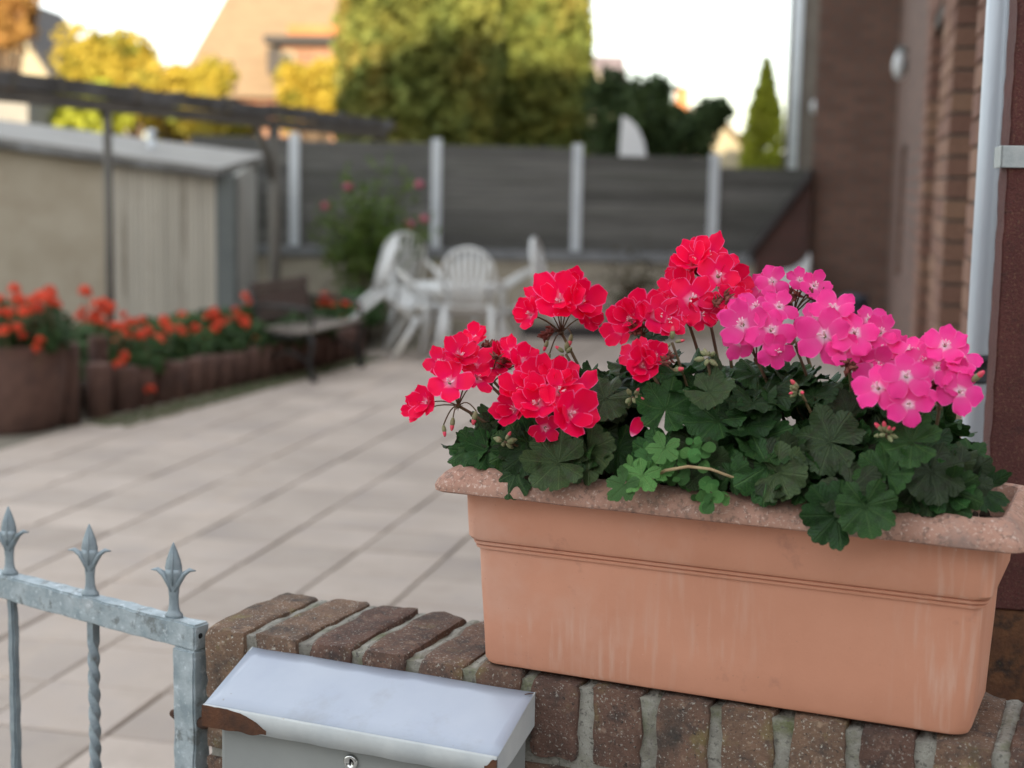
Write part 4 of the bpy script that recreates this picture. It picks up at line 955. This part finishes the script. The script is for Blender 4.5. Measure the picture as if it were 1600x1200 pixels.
for y, r_ in ((-2.42,.033), (.02,.05), (-5.1,.033)): MB().tube([(0,y,-.05),(.004,y,1.0),(0,y,2.05-.01*y)], r_, 10).build('post', m_steelpost, perg, True)
MB().tube([(0,.02,1.55),(.0,-.12,1.85),(0,-.30,2.06)], [.03,.035,.03], 8).build('brace', m_steelpost, perg, True)
for y in (-4.2,-3.5,-3.0,-2.1,-1.5,-.8,.0,.7,1.3):   # iron straps and stub ends along the beam
    MB().box(-.055,.055,y-.03,y+.03,2.136-.01*y,2.25-.01*y).build('strap', m_steelpost, perg)

# ------------------------------------------------------------------ flower bed: round pot, palisades, gravel, orange geraniums
pot = thing('round_planter', 'large round brown concrete planter at the left edge full of orange geraniums', 'planter', (-3.30, 9.86, 0))
MB().lathe([(.34,-.02),(.365,.02),(.40,.25),(.41,.42),(.40,.52),(.405,.54),(.37,.545),(.36,.50)], 40).build('body', m_palis, pot, True)
MB().lathe([(.36,.47),(.2,.50),(.01,.51)], 24).build('soil', m_soil, pot)
pal = [(-2.93,10.02,.53,.088),(-2.80,10.33,.36,.088),(-2.86,10.55,.52,.07)]
for i in range(18):
    t = i/17; pal.append((-2.70+t*1.25, 10.62+t*3.35, .28+random.uniform(-.02,.03), .095))
ORD = 'first second third fourth fifth sixth seventh eighth ninth tenth eleventh twelfth thirteenth fourteenth fifteenth sixteenth seventeenth eighteenth'.split()
def palis_mesh(h_, r_):
    b = MB(); b.lathe([(r_,-.1),(r_,h_-.015),(r_*.93,h_-.004),(r_*.8,h_)], 16); return b.mesh('palisade', m_palis, True)
for i, (x, y, h_, r_) in enumerate(pal):
    lab = ('tall round concrete palisade post next to the big round planter','medium brown palisade post beside the tall one near the planter','slim tall palisade post set back in the bed')[i] if i < 3 else ORD[i-3]+' low brown palisade post along the bed from the round planter'
    tag(link('palisade_post', palis_mesh(h_, r_), None, (x, y, 0), (0,0,random.uniform(0,6))), lab, 'post', 'palisade posts edging the bed' if i > 2 else None)
bedv = [(-3.0,10.2),(-1.45,14.1),(-1.3,16.45),(-2.2,16.45),(-2.75,13.4),(-5.5,13.4),(-4.6,10.2)]
o = MB().add([(x, y, .20) for x, y in bedv], [tuple(range(7))]).build('bed_soil', m_soil); tag(o, kind='structure')
gv = MB()
for _ in range(2600):
    t = random.random(); s = random.random()**1.3; x, y = -2.86+t*1.42+.06+s*.30*(1-.5*t), 9.95+t*4.0-s*.10; r_ = random.uniform(.006,.016)
    gv.blob((x, y, r_*.4), r_, 5, 3, (1,1,.6))
for _ in range(900):
    t = random.random(); x, y = -2.86+t*1.42+random.uniform(.08,.30), 9.95+t*4.0; a = random.uniform(0,6); h_ = random.uniform(.02,.05)
    gv.add([(x,y,0),(x+.008*math.cos(a),y+.008*math.sin(a),0),(x+.02*math.sin(a),y-.02*math.cos(a),h_)], [(0,1,2)], 1)
tag(gv.build('gravel_strip', [m_gravel, m_bedleaf]), 'weedy gravel strip along the foot of the palisades', 'gravel', kind='stuff')
def bed_plant_mesh(sd, n=260, hgt=.32, rad=.2):
    r = random.Random(sd); b = MB()
    for _ in range(n):
        a = r.uniform(0,6.28); e = r.random(); rr = rad*math.sqrt(r.random())*(.65+.5*math.sin(math.pi*e)); c = Vector((rr*math.cos(a), rr*math.sin(a), .03+hgt*e))
        nn_ = Vector((math.cos(a)+r.uniform(-.6,.6), math.sin(a)+r.uniform(-.6,.6), r.uniform(.1,1.4))).normalized(); X = nn_.orthogonal().normalized(); Y = nn_.cross(X); s = r.uniform(.022,.038)
        b.add([c+X*s*math.cos(k*math.pi/3)+Y*s*math.sin(k*math.pi/3)+nn_*(.006*(k % 2)) for k in range(6)], [(0,1,2,3,4,5)])
    for _ in range(10):
        a = r.uniform(0,6.28); b.tube([(0,0,0),(rad*.4*math.cos(a),rad*.4*math.sin(a),hgt*.5),(rad*.7*math.cos(a),rad*.7*math.sin(a),hgt*.9)], .005, 5)
    return b.mesh('foliage', m_bedleaf)
def bed_flower_mesh(sd):
    r = random.Random(sd); b = MB()
    for _ in range(26):
        d = Vector((r.uniform(-1,1), r.uniform(-1,1), r.uniform(-.4,1))).normalized(); c = d*.042; X = d.orthogonal().normalized(); Y = d.cross(X); s = r.uniform(.016,.024)
        b.add([c+X*s*math.cos(k*math.pi*.4)+Y*s*math.sin(k*math.pi*.4)+d*.006*(k % 2) for k in range(5)], [(0,1,2,3,4)], 0)
    b.tube([(0,0,-.20),(.01,0,-.1),(0,0,.0)], .004, 5, 1)
    return b.mesh('flower_head', [m_orange, m_stem])
bpm = [bed_plant_mesh(i) for i in range(5)]; bfm = [bed_flower_mesh(i) for i in range(4)]
# each clump: foot position and the blooms it carries (pixel, depth)
clumps = [((-3.42,9.74,.50),[(0,468),(22,452),(15,490),(3,520),(38,488)],9.6),((-3.12,9.84,.50),[(50,470),(62,463),(35,525),(58,545),(22,565),(80,466)],9.65),((-3.45,10.1,.50),[(5,495),(30,470)],9.9),
 ((-3.05,10.75,.2),[(75,470),(90,540),(110,595),(62,515),(78,474)],10.2),((-3.05,11.2,.2),[(125,497),(137,460),(150,490),(145,500)],10.8),((-2.78,11.0,.2),[(158,505),(172,480),(178,510),(165,490),(162,472),(195,560)],10.8),
 ((-2.72,11.5,.2),[(205,505),(220,525),(193,557),(183,535),(235,597)],11.2),((-2.55,11.9,.2),[(238,545),(258,505),(248,535),(222,500)],11.6),((-2.42,12.2,.2),[(272,548),(285,493),(280,515),(255,500)],11.9),
 ((-2.25,12.5,.2),[(310,525),(300,528),(320,528),(292,510)],12.2),((-2.12,12.8,.2),[(330,492),(322,500),(345,508),(335,485)],12.5),((-2.02,13.0,.2),[(368,485),(380,515),(372,495),(392,538),(383,500)],12.7),
 ((-1.85,13.5,.2),[(383,463),(392,475),(430,570),(412,560)],13.1),((-1.66,14.3,.2),[(505,470),(512,475),(498,478)],14.0),((-1.55,15.0,.2),[(520,478),(548,480),(562,483)],14.6)]
names = ['hanging lowest over the left rim of the round planter','in the front right of the round planter','at the back of the round planter','behind the tallest palisade post','left of the thin steel post','at the foot of the thin steel post','just right of the thin steel post','second clump right of the steel post','third clump right of the steel post','fourth clump right of the steel post','below the grey corner of the shed','against the shed corner, left of the bench','directly behind the bench back','right behind the bench seat','between the bench and the white chairs']
for i, ((x, y, z_), fl, Y) in enumerate(clumps):
    o = thing('orange_geranium', 'orange-red geranium clump '+names[i], 'geranium', (x, y, z_), (0,0,0), 'orange geraniums in the bed')
    link('foliage', bpm[i % 5], o, (0,0,0), (0,0,random.uniform(0,6)), (1,1,1.0 if z_ < .3 else .8))
    link('foliage', bpm[(i+2) % 5], o, (.16,-.1,-.01), (0,0,random.uniform(0,6)), (.8,.8,.8))
    fl = list(fl)+[(px_+random.uniform(-16,16), py_+random.uniform(-14,18)) for px_, py_ in fl if random.random() < .8]
    for px_, py_ in fl:
        P = aty(px_, py_, Y-(.12 if i < 4 else .42)+random.uniform(-.1,.1)); link('flower_head', bfm[random.randrange(4)], o, P-Vector((x,y,z_)), (random.uniform(-.3,.3), random.uniform(-.3,.3), random.uniform(0,6)), (random.uniform(.6,.95),)*3)

# ------------------------------------------------------------------ bench
bench = thing('garden_bench', 'dark garden bench with iron ends and wooden slats by the flower bed', 'bench', (-1.60, 12.24, 0), (0,0,-R(15)))   # local y along the bench, -x towards its back
BL = 1.08
for y in (0, BL):
    e = MB()
    e.tube([(.02,y,0),(.0,y,.03),(-.03,y,.16),(.0,y,.30),(-.02,y,.40)], [.034,.026,.022,.024,.024], 8)
    e.tube([(-.45,y,0),(-.44,y,.03),(-.40,y,.18),(-.42,y,.32),(-.44,y,.40),(-.50,y,.60),(-.545,y,.78)], [.034,.026,.022,.022,.024,.022,.020], 8)
    e.tube([(-.02,y,.395),(-.2,y,.36),(-.44,y,.37)], .022, 8); e.tube([(-.03,y,.16),(-.2,y,.24),(-.40,y,.18)], .013, 6)
    e.tube([(-.02,y,.39),(.0,y,.5),(-.04,y,.58),(-.25,y,.60),(-.49,y,.60)], .018, 8)
    e.build('end_frame', m_iron, bench, True)
sm = bevelled(MB().box(-.035,.035,-.03,BL+.03,-.013,.013).build('seat_slat', m_slat, bench), .006); smm = sm.data
for i, x in enumerate((-.02,-.105,-.19,-.275,-.36)):
    zz = .425-.03*math.sin(math.pi*(i+.5)/5)
    if i == 0: sm.location = (x, 0, zz)
    else: bevelled(link('seat_slat', smm, bench, (x, 0, zz), (0,(i-2)*.05,0)), .006)
bs = MB().box(-.012,.012,-.03,BL+.03,-.03,.03).mesh('back_slat', m_bpanel)
for x, zz in ((-.452,.49),(-.515,.745)): bevelled(link('back_slat', bs, bench, (x, 0, zz), (0,-.22,0)), .006)
pn = MB().add([(-.462,.02,.525),(-.462,BL-.02,.525),(-.505,BL-.02,.705),(-.505,.02,.705),(-.475,.02,.525),(-.475,BL-.02,.525),(-.518,BL-.02,.705),(-.518,.02,.705)], [(0,1,2,3),(7,6,5,4),(0,4,5,1),(2,6,7,3),(1,5,6,2),(3,7,4,0)]); pn.build('back_panel', m_bpanel, bench)
# ------------------------------------------------------------------ white plastic table and chairs
def chair_parts(o):
    b = MB(); n = 9; vs = []; fs = []
    for s in (0, -.02):
        for i in range(n+1):
            for k in range(n+1):
                x, y = -.235+.47*i/n, -.22+.45*k/n; vs.append((x*(1-.1*(k < 2)), y, .43-.025*math.cos(x*5)*math.cos((y)*4)+s+.012*(k == n)*-1))
    q = (n+1)**2
    for i in range(n):
        for k in range(n):
            a = i*(n+1)+k; fs.append((a, a+n+1, a+n+2, a+1)); fs.append((q+a+1, q+a+n+2, q+a+n+1, q+a))
    bd_ = [i*(n+1) for i in range(n+1)]+[n*(n+1)+k for k in range(1, n+1)]+[i*(n+1)+n for i in range(n-1, -1, -1)]+[k for k in range(n-1, 0, -1)]
    for i in range(len(bd_)): a, c = bd_[i], bd_[(i+1) % len(bd_)]; fs.append((a, q+a, q+c, c))
    b.add(vs, fs).build('seat', m_white, o, True)
    # fan back: arched frame with slats (front of the chair is +y)
    b = MB(); fr = []
    for i in range(17):
        a = math.pi*i/16; x = .235*math.cos(a); z_ = .62+.28*math.sin(a)**.8; fr.append((x, -.24-.16*(z_-.43)/.47, z_))
    b.tube([(.21,-.225,.43)]+fr+[(-.21,-.225,.43)], .022, 8, 0, .7)
    bk_ = b.build('backrest', m_white, o, True)
    for i in range(7):
        x = -.15+.05*i; xt = x*1.2; zt = .62+.27*math.sqrt(max(0,1-(xt/.235)**2)); sl_ = MB()
        sl_.tube([(x*.8,-.235,.42),(x,-.30,.62),(xt,-.24-.16*(zt-.43)/.47,zt)], [.020,.021,.018], 6, 0, .4, up=(0,1,0)); sl_.build('back_slat', m_white, bk_, True)
    for s in (-1, 1):
        MB().tube([(s*.22,-.27,.66),(s*.265,-.12,.655),(s*.275,.08,.64),(s*.255,.20,.60),(s*.245,.21,.43)], [.02,.026,.028,.026,.022], 8, 0, .7).build('armrest', m_white, o, True)
        MB().tube([(s*.235,.19,.44),(s*.25,.215,.2),(s*.262,.235,0)], [.030,.026,.022], 8).build('leg', m_white, o, True)
        MB().tube([(s*.205,-.19,.44),(s*.225,-.25,.2),(s*.24,-.30,0)], [.030,.026,.022], 8).build('leg', m_white, o, True)
def chair(label, x, y, face_ang, tip):
    # pivot at the front feet (local y=.235); tip leans the chair forward about them
    o = thing('garden_chair', label, 'chair', (x, y, 0), (0,0,0), 'white plastic chairs round the table'); chair_parts(o)
    M_ = Matrix.Translation((x, y, 0)) @ Matrix.Rotation(face_ang, 4, 'Z') @ Matrix.Rotation(-tip, 4, 'X') @ Matrix.Translation((0,-.235,0))
    o.matrix_world = M_; return o
TX, TY = aty(706, 455, 14.45).x, 14.45
tb = thing('garden_table', 'white plastic garden table between the tipped white chairs', 'table', (TX, TY, 0))
b = MB(); b.lathe([(.30,.615),(.40,.62),(.43,.635),(.43,.655),(.42,.665),(.02,.668)], 32); b.build('table_top', m_white, tb, True)
b = MB(); b.lathe([(.405,.575),(.41,.575),(.41,.622),(.395,.622)], 32); b.build('apron', m_white, tb, True)
for k in range(4):
    a = math.pi/4+k*math.pi/2; c, s = math.cos(a), math.sin(a); MB().tube([(.30*c,.30*s,.615),(.32*c,.32*s,.3),(.36*c,.36*s,0)], [.035,.03,.026], 8).build('leg', m_white, tb, True)
chair('white garden chair tipped forward against the left side of the table', aty(608,555,14.3).x, 14.2, -math.pi/2+.25, R(38))
chair('white garden chair with its rounded back towards the viewer, in front of the table', aty(738,560,13.9).x, 13.95, -.12, R(16))
chair('white garden chair tipped forward against the right side of the table', aty(806,548,14.6).x+.05, 14.6, math.pi/2-.2, R(30))
chair('white garden chair behind the left tipped chair, mostly hidden', aty(640,520,15.3).x, 15.35, math.pi+.5, R(28))

# ------------------------------------------------------------------ plants near the fence
def leaf_cloud(b, pts, s0, s1, mi=0, r=random, up=.3):
    for c in pts:
        n_ = Vector((r.uniform(-1,1), r.uniform(-1,1), r.uniform(-1,1)+up)).normalized(); X = n_.orthogonal().normalized(); X.rotate(Matrix.Rotation(r.uniform(0,6.28), 3, n_)); Y = n_.cross(X); s = r.uniform(s0, s1)
        b.add([c-X*s, c+Y*s*.55+n_*s*.1, c+X*s, c-Y*s*.55+n_*s*.1], [(0,1,2,3)], mi)
rb = aty(565, 480, 15.7); rose = thing('rose_bush', 'tall loose rose bush with pink blooms in front of the fence', 'rose bush', (rb.x, 15.7, .0))
stm = MB(); lv = MB()
ends = [(545,275),(600,262),(635,280),(512,325),(500,370),(655,345),(620,330),(580,330),(550,345),(640,375),(530,390),(600,385),(565,300),(665,360)]
for ex, ey in ends:
    E = aty(ex, ey, 15.7+random.uniform(-.25,.25))-Vector((rb.x,15.7,0)); s = Vector((random.uniform(-.06,.06), random.uniform(-.06,.06), 0)); m_ = s.lerp(E, .5)+Vector((-E.x*.25, 0, .12))
    pth = [s*(1-t)**2+m_*2*t*(1-t)+E*t*t for t in [i/10 for i in range(11)]]; stm.tube(pth, [.012-.0008*i for i in range(11)], 6)
    for p in pth[5:]:
        leaf_cloud(lv, [p+Vector((random.gauss(0,.075), random.gauss(0,.075), random.gauss(0,.065))) for _ in range(20)], .024, .046)
leaf_cloud(lv, [aty(random.gauss(575,26), random.gauss(372,32), 15.7+random.gauss(0,.12))-Vector((rb.x,15.7,0)) for _ in range(900)], .024, .046)
stm.build('stem', m_bark, rose, True); lv.build('foliage', m_rosel, rose)
for x, y in ((544,292),(508,322),(655,288),(663,342),(640,350)):
    link('bloom', None or MB().blob((0,0,0), .045, 10, 7, (1,1,.8)).mesh('bloom', m_rosef, True), rose, aty(x, y, 15.55)-Vector((rb.x,15.7,0)))
dp = aty(992, 470, 16.1); dry = thing('withered_shrub', 'dark withered shrub against the beige wall below the fence', 'shrub', (dp.x, 16.1, 0)); b = MB()
leaf_cloud(b, [Vector((random.gauss(0,.17), random.gauss(0,.1), abs(random.gauss(.42,.2)))) for _ in range(520)], .02, .05); b.build('foliage', m_dryplant, dry)
b = MB(); [b.tube([(0,0,0),(random.uniform(-.1,.1),0,.35),(random.uniform(-.25,.25),random.uniform(-.1,.1),.75)], [.014,.01,.004], 6) for _ in range(6)]; b.build('stem', m_bark, dry, True)
kb = MB().box(aty(815,512,16.2).x, aty(960,512,16.2).x, -.06, .06, -.03, .12).build('edging_kerb', m_roofdark, None, loc=(0,16.25,0)); tag(kb, 'low dark edging strip on the paving in front of the beige wall', 'kerb')

# ------------------------------------------------------------------ trees and houses beyond
def conifer(name, label, xl, xr, Y, hgt, mat_, cat='tree', n=9000, leaf=(.06,.13), taper=1.0, base=.3, group=None, sd=1, rag=1.):
    r = random.Random(sd); L_, R_ = aty(xl, 200, Y), aty(xr, 200, Y); cx_, rad = (L_.x+R_.x)/2, (R_.x-L_.x)/2
    o = thing(name, label, cat, (cx_, Y, -.05), (0,0,0), group); b = MB()
    def prof_(t): return rad*(min(1, .75+t*1.2) if t < .3 else 1-taper*max(0,(t-.45)/.55)**1.6)
    cs = []
    for _ in range(n):
        t = r.random(); a = r.uniform(0,6.28); lump = 1+rag*.14*noise.noise(Vector((math.cos(a)*2.3, math.sin(a)*2.3, t*hgt*.9+sd)))+rag*.10*noise.noise(Vector((math.cos(a)*6, math.sin(a)*6, t*hgt*2.5+sd)))
        rr = prof_(t)*lump*(r.random()**.22); cs.append(Vector((rr*math.cos(a), rr*math.sin(a), base+t*(hgt-base))))
    leaf_cloud(b, cs, leaf[0], leaf[1], r=r, up=.5); b.build('crown', mat_, o)
    t_ = MB(); t_.tube([(0,0,0),(0,0,hgt*.4),(0,0,hgt*.85)], [rad*.14,rad*.10,rad*.03], 8)
    for k in range(16):
        zz = hgt*(.12+.045*k); a = k*2.4; q = prof_((zz)/hgt)*.75; t_.tube([(0,0,zz),(q*.5*math.cos(a),q*.5*math.sin(a),zz+.12),(q*math.cos(a),q*math.sin(a),zz+.3)], [rad*.03,rad*.02,rad*.008], 5)
    t_.build('trunk', m_bark, o, True); return o
def bush(name, label, px_, py_, Y, rx, rz, mat_, n=3500, leaf=(.05,.10), cat='tree', group=None, sd=1, z0=None):
    r = random.Random(sd); C_ = aty(px_, py_, Y); o = thing(name, label, cat, (C_.x, Y, -.05), (0,0,0), group); b = MB(); cs = []
    NL = 26
    lobes_ = [(Vector((r.uniform(-.72,.72)*rx, r.uniform(-.6,.6)*rx, C_.z+.05+r.uniform(-.6,.72)*rz*(1-.3*r.random()))), r.uniform(.2,.5)) for _ in range(NL)]
    for _ in range(n):
        c, k = lobes_[r.randrange(NL)]; d = Vector((r.gauss(0,1), r.gauss(0,1), r.gauss(0,1))).normalized()*(r.random()**.35)
        cs.append(c+Vector((d.x*rx*k, d.y*rx*k, d.z*rz*k)))
    leaf_cloud(b, cs, leaf[0], leaf[1], r=r, up=.4); b.build('crown', mat_, o)
    t_ = MB(); t_.tube([(0,0,0),(0,0,C_.z)], [.12,.07], 7)
    for c, k in lobes_: t_.tube([(0,0,C_.z*.5),c*.6+Vector((0,0,C_.z*.2)),c], [.05,.03,.012], 5)
    t_.build('trunk', m_bark, o, True); return o
conifer('conifer_tree', 'wide clipped conifer partly in shade, left of the two behind the fence', 530, 770, 22.0, 6.6, m_conif, n=30000, sd=3, taper=.25)
conifer('conifer_tree', 'taller yellowish conifer, right of the two behind the fence', 758, 918, 24.2, 7.4, m_conif, n=28000, sd=8, taper=.2)
bush('garden_bush', 'dark shaded bush rising behind the white quarter-round panel', 1030, 200, 21.5, .98, .86, m_bush, 9000, (.04,.09), sd=9)
conifer('young_conifer', 'slender bright yellow-green young conifer beside the far brick building', 1162, 1226, 33, 4.3, m_lime, n=3000, taper=.96, sd=5, leaf=(.06,.16), rag=3.2)
bush('autumn_shrub', 'yellow autumn shrub left of the tan-roofed house', 215, 145, 24, 1.05, 1.05, m_yellow, 6500, (.05,.1), sd=11)
bush('autumn_shrub', 'golden shrub above the middle of the pergola beam', 300, 165, 23, .75, .75, m_yellow, 4500, (.05,.1), sd=12)
bush('autumn_shrub', 'green-gold bush below the pergola beam behind the shed', 120, 185, 20.5, .8, .55, m_lime, 4200, (.05,.1), sd=13)
bush('autumn_shrub', 'small gold bush showing under the beam left of the fence', 345, 195, 20.5, .55, .45, m_yellow, 3200, (.05,.09), sd=14)
bush('garden_bush', 'green bush in front of the tan house dormer beside the left conifer', 490, 145, 25.5, .6, .75, m_yellow, 3600, (.05,.1), sd=15)
bush('autumn_tree', 'amber autumn tree in the top left corner', 8, 25, 26, .65, .8, m_amber, 3200, (.05,.1), sd=16)
bush('autumn_tree', 'round golden tree top left of the yellow shrubs', 130, 105, 30, .5, .55, m_yellow, 2200, (.06,.11), sd=17)
def gable_house(name, label, x0, x1, Y, dep, eave, ridge, mw, mr, ridge_along_x=True, hip=0, over=.3):
    o = thing(name, label, 'house', ((x0+x1)/2, Y, -.05)); h = (x1-x0)/2
    MB().box(-h, h, 0, dep, 0, eave).build('wall', mw, o)
    r = MB(); ov = over
    if ridge_along_x:
        r.add([(-h-ov,-ov,eave-.1),(h+ov,-ov,eave-.1),(h+ov,dep+ov,eave-.1),(-h-ov,dep+ov,eave-.1),(-h-ov+hip,dep/2,ridge),(h+ov-hip,dep/2,ridge)], [(0,1,5,4),(2,3,4,5),(1,2,5),(3,0,4),(3,2,1,0)])
    else:
        MB().add([(-h,0,eave),(h,0,eave),(0,0,ridge-.12),(-h,dep,eave),(h,dep,eave),(0,dep,ridge-.12)], [(0,1,2),(5,4,3),(0,2,5,3),(1,4,5,2),(0,3,4,1)]).build('gable', mw, o)
        for s in (-1, 1):
            q = [(s*(h+ov),-ov,eave-.2),(0,-ov,ridge),(0,dep+ov,ridge),(s*(h+ov),dep+ov,eave-.2)]; q += [(x, y, z_+.14) for x, y, z_ in q]
            r.add(q, [(0,1,2,3),(7,6,5,4),(0,4,5,1),(1,5,6,2),(2,6,7,3),(3,7,4,0)] if s > 0 else [(3,2,1,0),(4,5,6,7),(1,5,4,0),(2,6,5,1),(3,7,6,2),(0,4,7,3)])
    r.build('roof', mr, o); return o
PA = aty(292, 140, 34); PB = aty(720, 140, 34)
th_ = gable_house('tan_roof_house', 'house with a big tan tiled roof and a brick dormer behind the trees', PA.x, PB.x, 34, 9, PA.z, PA.z+6.5, m_rbrick, m_rooftile, True, 2.6)
# dormer on that roof
D0, D1 = aty(424, 190, 33.6), aty(530, 40, 33.6); dxx = (PA.x+PB.x)/2
dm = MB().box(D0.x-dxx+.25, D1.x-dxx, -.5, 4.5, D0.z+.05, aty(470,72,33.6).z+.05).build('dormer', m_rbrick, th_)
MB().box(D0.x-dxx-.1, D1.x-dxx+.2, -.85, 4.5, aty(470,70,33.6).z+.052, aty(470,58,33.6).z+.05).build('dormer_roof', m_roofdark, th_)
MB().box(D0.x-dxx+.42, D1.x-dxx+.2, -.9, 4.2, aty(470,57.5,33.6).z+.052, aty(470,42,33.6).z+.05).build('dormer_fascia', m_fascia, th_)
wn = MB().box(aty(437,0,33.6).x-dxx, aty(462,0,33.6).x-dxx, -.54, -.501, aty(440,115,33.6).z, aty(440,76,33.6).z).build('window', m_cream, th_)
MB().box(aty(443,0,33.6).x-dxx, aty(457,0,33.6).x-dxx, -.56, -.541, aty(440,111,33.6).z, aty(440,81,33.6).z).build('pane', m_glass, wn)
MB().box(D0.x-dxx-.05, D0.x-dxx+.24, -.6, 1.0, aty(430,112,33.6).z, aty(430,75,33.6).z+.04).build('dormer_cheek', m_roofdark, th_)
A_, B_ = aty(914, 150, 46), aty(984, 150, 46)
h1 = gable_house('grey_roof_house', 'distant house with grey-purple roof right of the tall conifers', A_.x+.1, B_.x, 48, 5, aty(950,132,48).z, aty(950,90,48).z+.3, m_cream, m_rooftile2, True, .0, .1)
A_, B_ = aty(896, 180, 44), aty(962, 180, 44)
gable_house('cream_gable_house', 'distant cream gable end glowing in the sun beside the conifers', A_.x, B_.x, 44, 3, aty(950,178,44).z, aty(930,112,44).z, m_cream, m_cream, False, 0, .12)
A_, B_ = aty(1040, 190, 50), aty(1166, 190, 50)
h2 = gable_house('chimney_house', 'distant cream house with an orange chimney beyond the dark bush', A_.x, B_.x, 50, 6, aty(1160,232,50).z, aty(1070,160,50).z, m_cream, m_rooftile, False, 0, .3)
c = aty(1072, 150, 50); MB().box(c.x-(A_.x+B_.x)/2-.2, c.x-(A_.x+B_.x)/2+.2, 1.0, 1.5, aty(1072,185,50).z, aty(1072,130,50).z).build('chimney', m_chim, h2)
A_, B_ = aty(-60, 90, 36), aty(76, 90, 36)
gable_house('cream_gable_house', 'cream gable end with a dark roof edge in the top left corner', A_.x-.3, B_.x, 36, 5, aty(70,108,36).z, aty(20,20,36).z+.4, m_cream, m_roofdark, False, 0, .1)
A_, B_ = aty(-50, 190, 19), aty(44, 190, 19)
tag(MB().box(A_.x, B_.x, 19, 21, -.04, aty(20,140,19).z).build('pale_outbuilding', mat('grey_render', (.20,.195,.185), (.24,.235,.22), 3, .9, .1)), 'pale grey outbuilding wall under the beam at the left edge', 'building')
# neighbouring brick building behind the fence, right
A_ = aty(1226, 200, 24.5); nb = thing('neighbour_building', 'grey-brown brick building with a drainpipe rising behind the fence end', 'building', (A_.x, 24.5, -.05), (0,0,-TH))
MB().box(0, 6, .0, 5, 0, 7).build('wall', m_nbrick, nb)
MB().lathe([(.075,0),(.075,7)], 14).build('drainpipe', m_post, nb, True, loc=(.14,-.09,0))
P = aty(1271, 168, 24.4); wl_ = wall_lamp((P.x, 24.28, P.z), math.pi/2-TH, .10, 'small pale lamp on the grey-brown building behind the fence')
# house across the street behind the viewer: its hipped roof shades the courtyard and throws the slanting shadow edge on the conifers
sv_ = Vector((math.cos(SUN_AZ), -math.sin(SUN_AZ), 0)); tv_ = Vector((math.sin(SUN_AZ), math.cos(SUN_AZ), 0)); tE = math.tan(SUN_EL)
TB = -18.0
def shadow_src(px_, py_, Y):     # (s, z) on the plane t=TB of the point that shades what stands at this pixel and depth
    P = aty(px_, py_, Y); return P.dot(sv_), P.z+(P.dot(tv_)-TB)*tE
def street_house(name, label, s0, s1, ev, rz, sl_, flat=False):
    """house with its front on the plane t=TB; left hip rising at slope sl_ from the eave at s0, upright gable at s1"""
    o = thing(name, label, 'building', sv_*s0+tv_*TB, (0,0,-SUN_AZ)); L_ = s1-s0
    MB().box(.25, L_-.02, -7.8 if flat else -9, -1.3 if flat else -.9, -.05, ev-.02).build('wall', m_nbrick, o)
    if flat: MB().box(0, L_-.01, -8.0, -1.2, ev-.018, ev+.12).build('roof', m_roofdark, o)
    else:
        hx = min(L_-.1, (rz-ev)/sl_)
        MB().add([(0,-9.3,ev),(L_,-9.3,ev),(L_,-.5,ev),(0,-.5,ev),(hx,-4.8,rz),(L_,-4.8,rz)], [(0,1,5,4),(2,3,4,5),(1,2,5),(3,0,4),(3,2,1,0)]).build('roof', m_rooftile2, o)
    n_ = 0 if flat else max(1, int(L_/3.2))
    for i in range(n_):
        for zz in (1.0, 3.8, 6.4):
            if zz+1.5 > ev-.3: continue
            x_ = .9+i*(L_-1.8)/n_
            wn = MB().box(x_, x_+1.1, -.899, -.86, zz, zz+1.5).build('window', m_white, o); MB().box(x_+.1, x_+1.0, -.859, -.85, zz+.1, zz+1.4).build('pane', m_glass, wn)
    return o
TB -= 0
k1 = shadow_src(535, 139, 20.9); k2 = shadow_src(640, 66, 20.9); k3 = shadow_src(752, 40, 21.0)
q1 = shadow_src(772, 187, 23.5); q2 = shadow_src(876, 124, 23.4); q3 = shadow_src(916, 112, 23.6)
# the ridges stand 4.8 m behind the fronts: add the fall of the light over that way
lift = 4.8*tE
sA = (k2[1]-k1[1])/(k2[0]-k1[0]); sB = (q2[1]-q1[1])/(q2[0]-q1[0])
evA = k1[1]+lift-1.9; s0A = k1[0]-1.9/sA
s1A = (k3[0]+q1[0])/2
street_house('opposite_house', 'tall hipped house across the street behind the viewer, the left of two', s0A, s1A, evA, k3[1]+lift, sA)
evB = q1[1]+lift-.15; s0B = s1A+.02
street_house('opposite_house', 'wide hipped house across the street behind the viewer, the right of two', q1[0]-.15/sB, q1[0]+32, evB, q3[1]+lift+.1, sB)
street_house('opposite_annex', 'low flat-roofed building across the street, left of the hipped houses', s0A-16, s0A+1.1, evA-.35, evA, 1, True)
print('A', s0A, s1A, evA, sA, 'B', evB, sB)
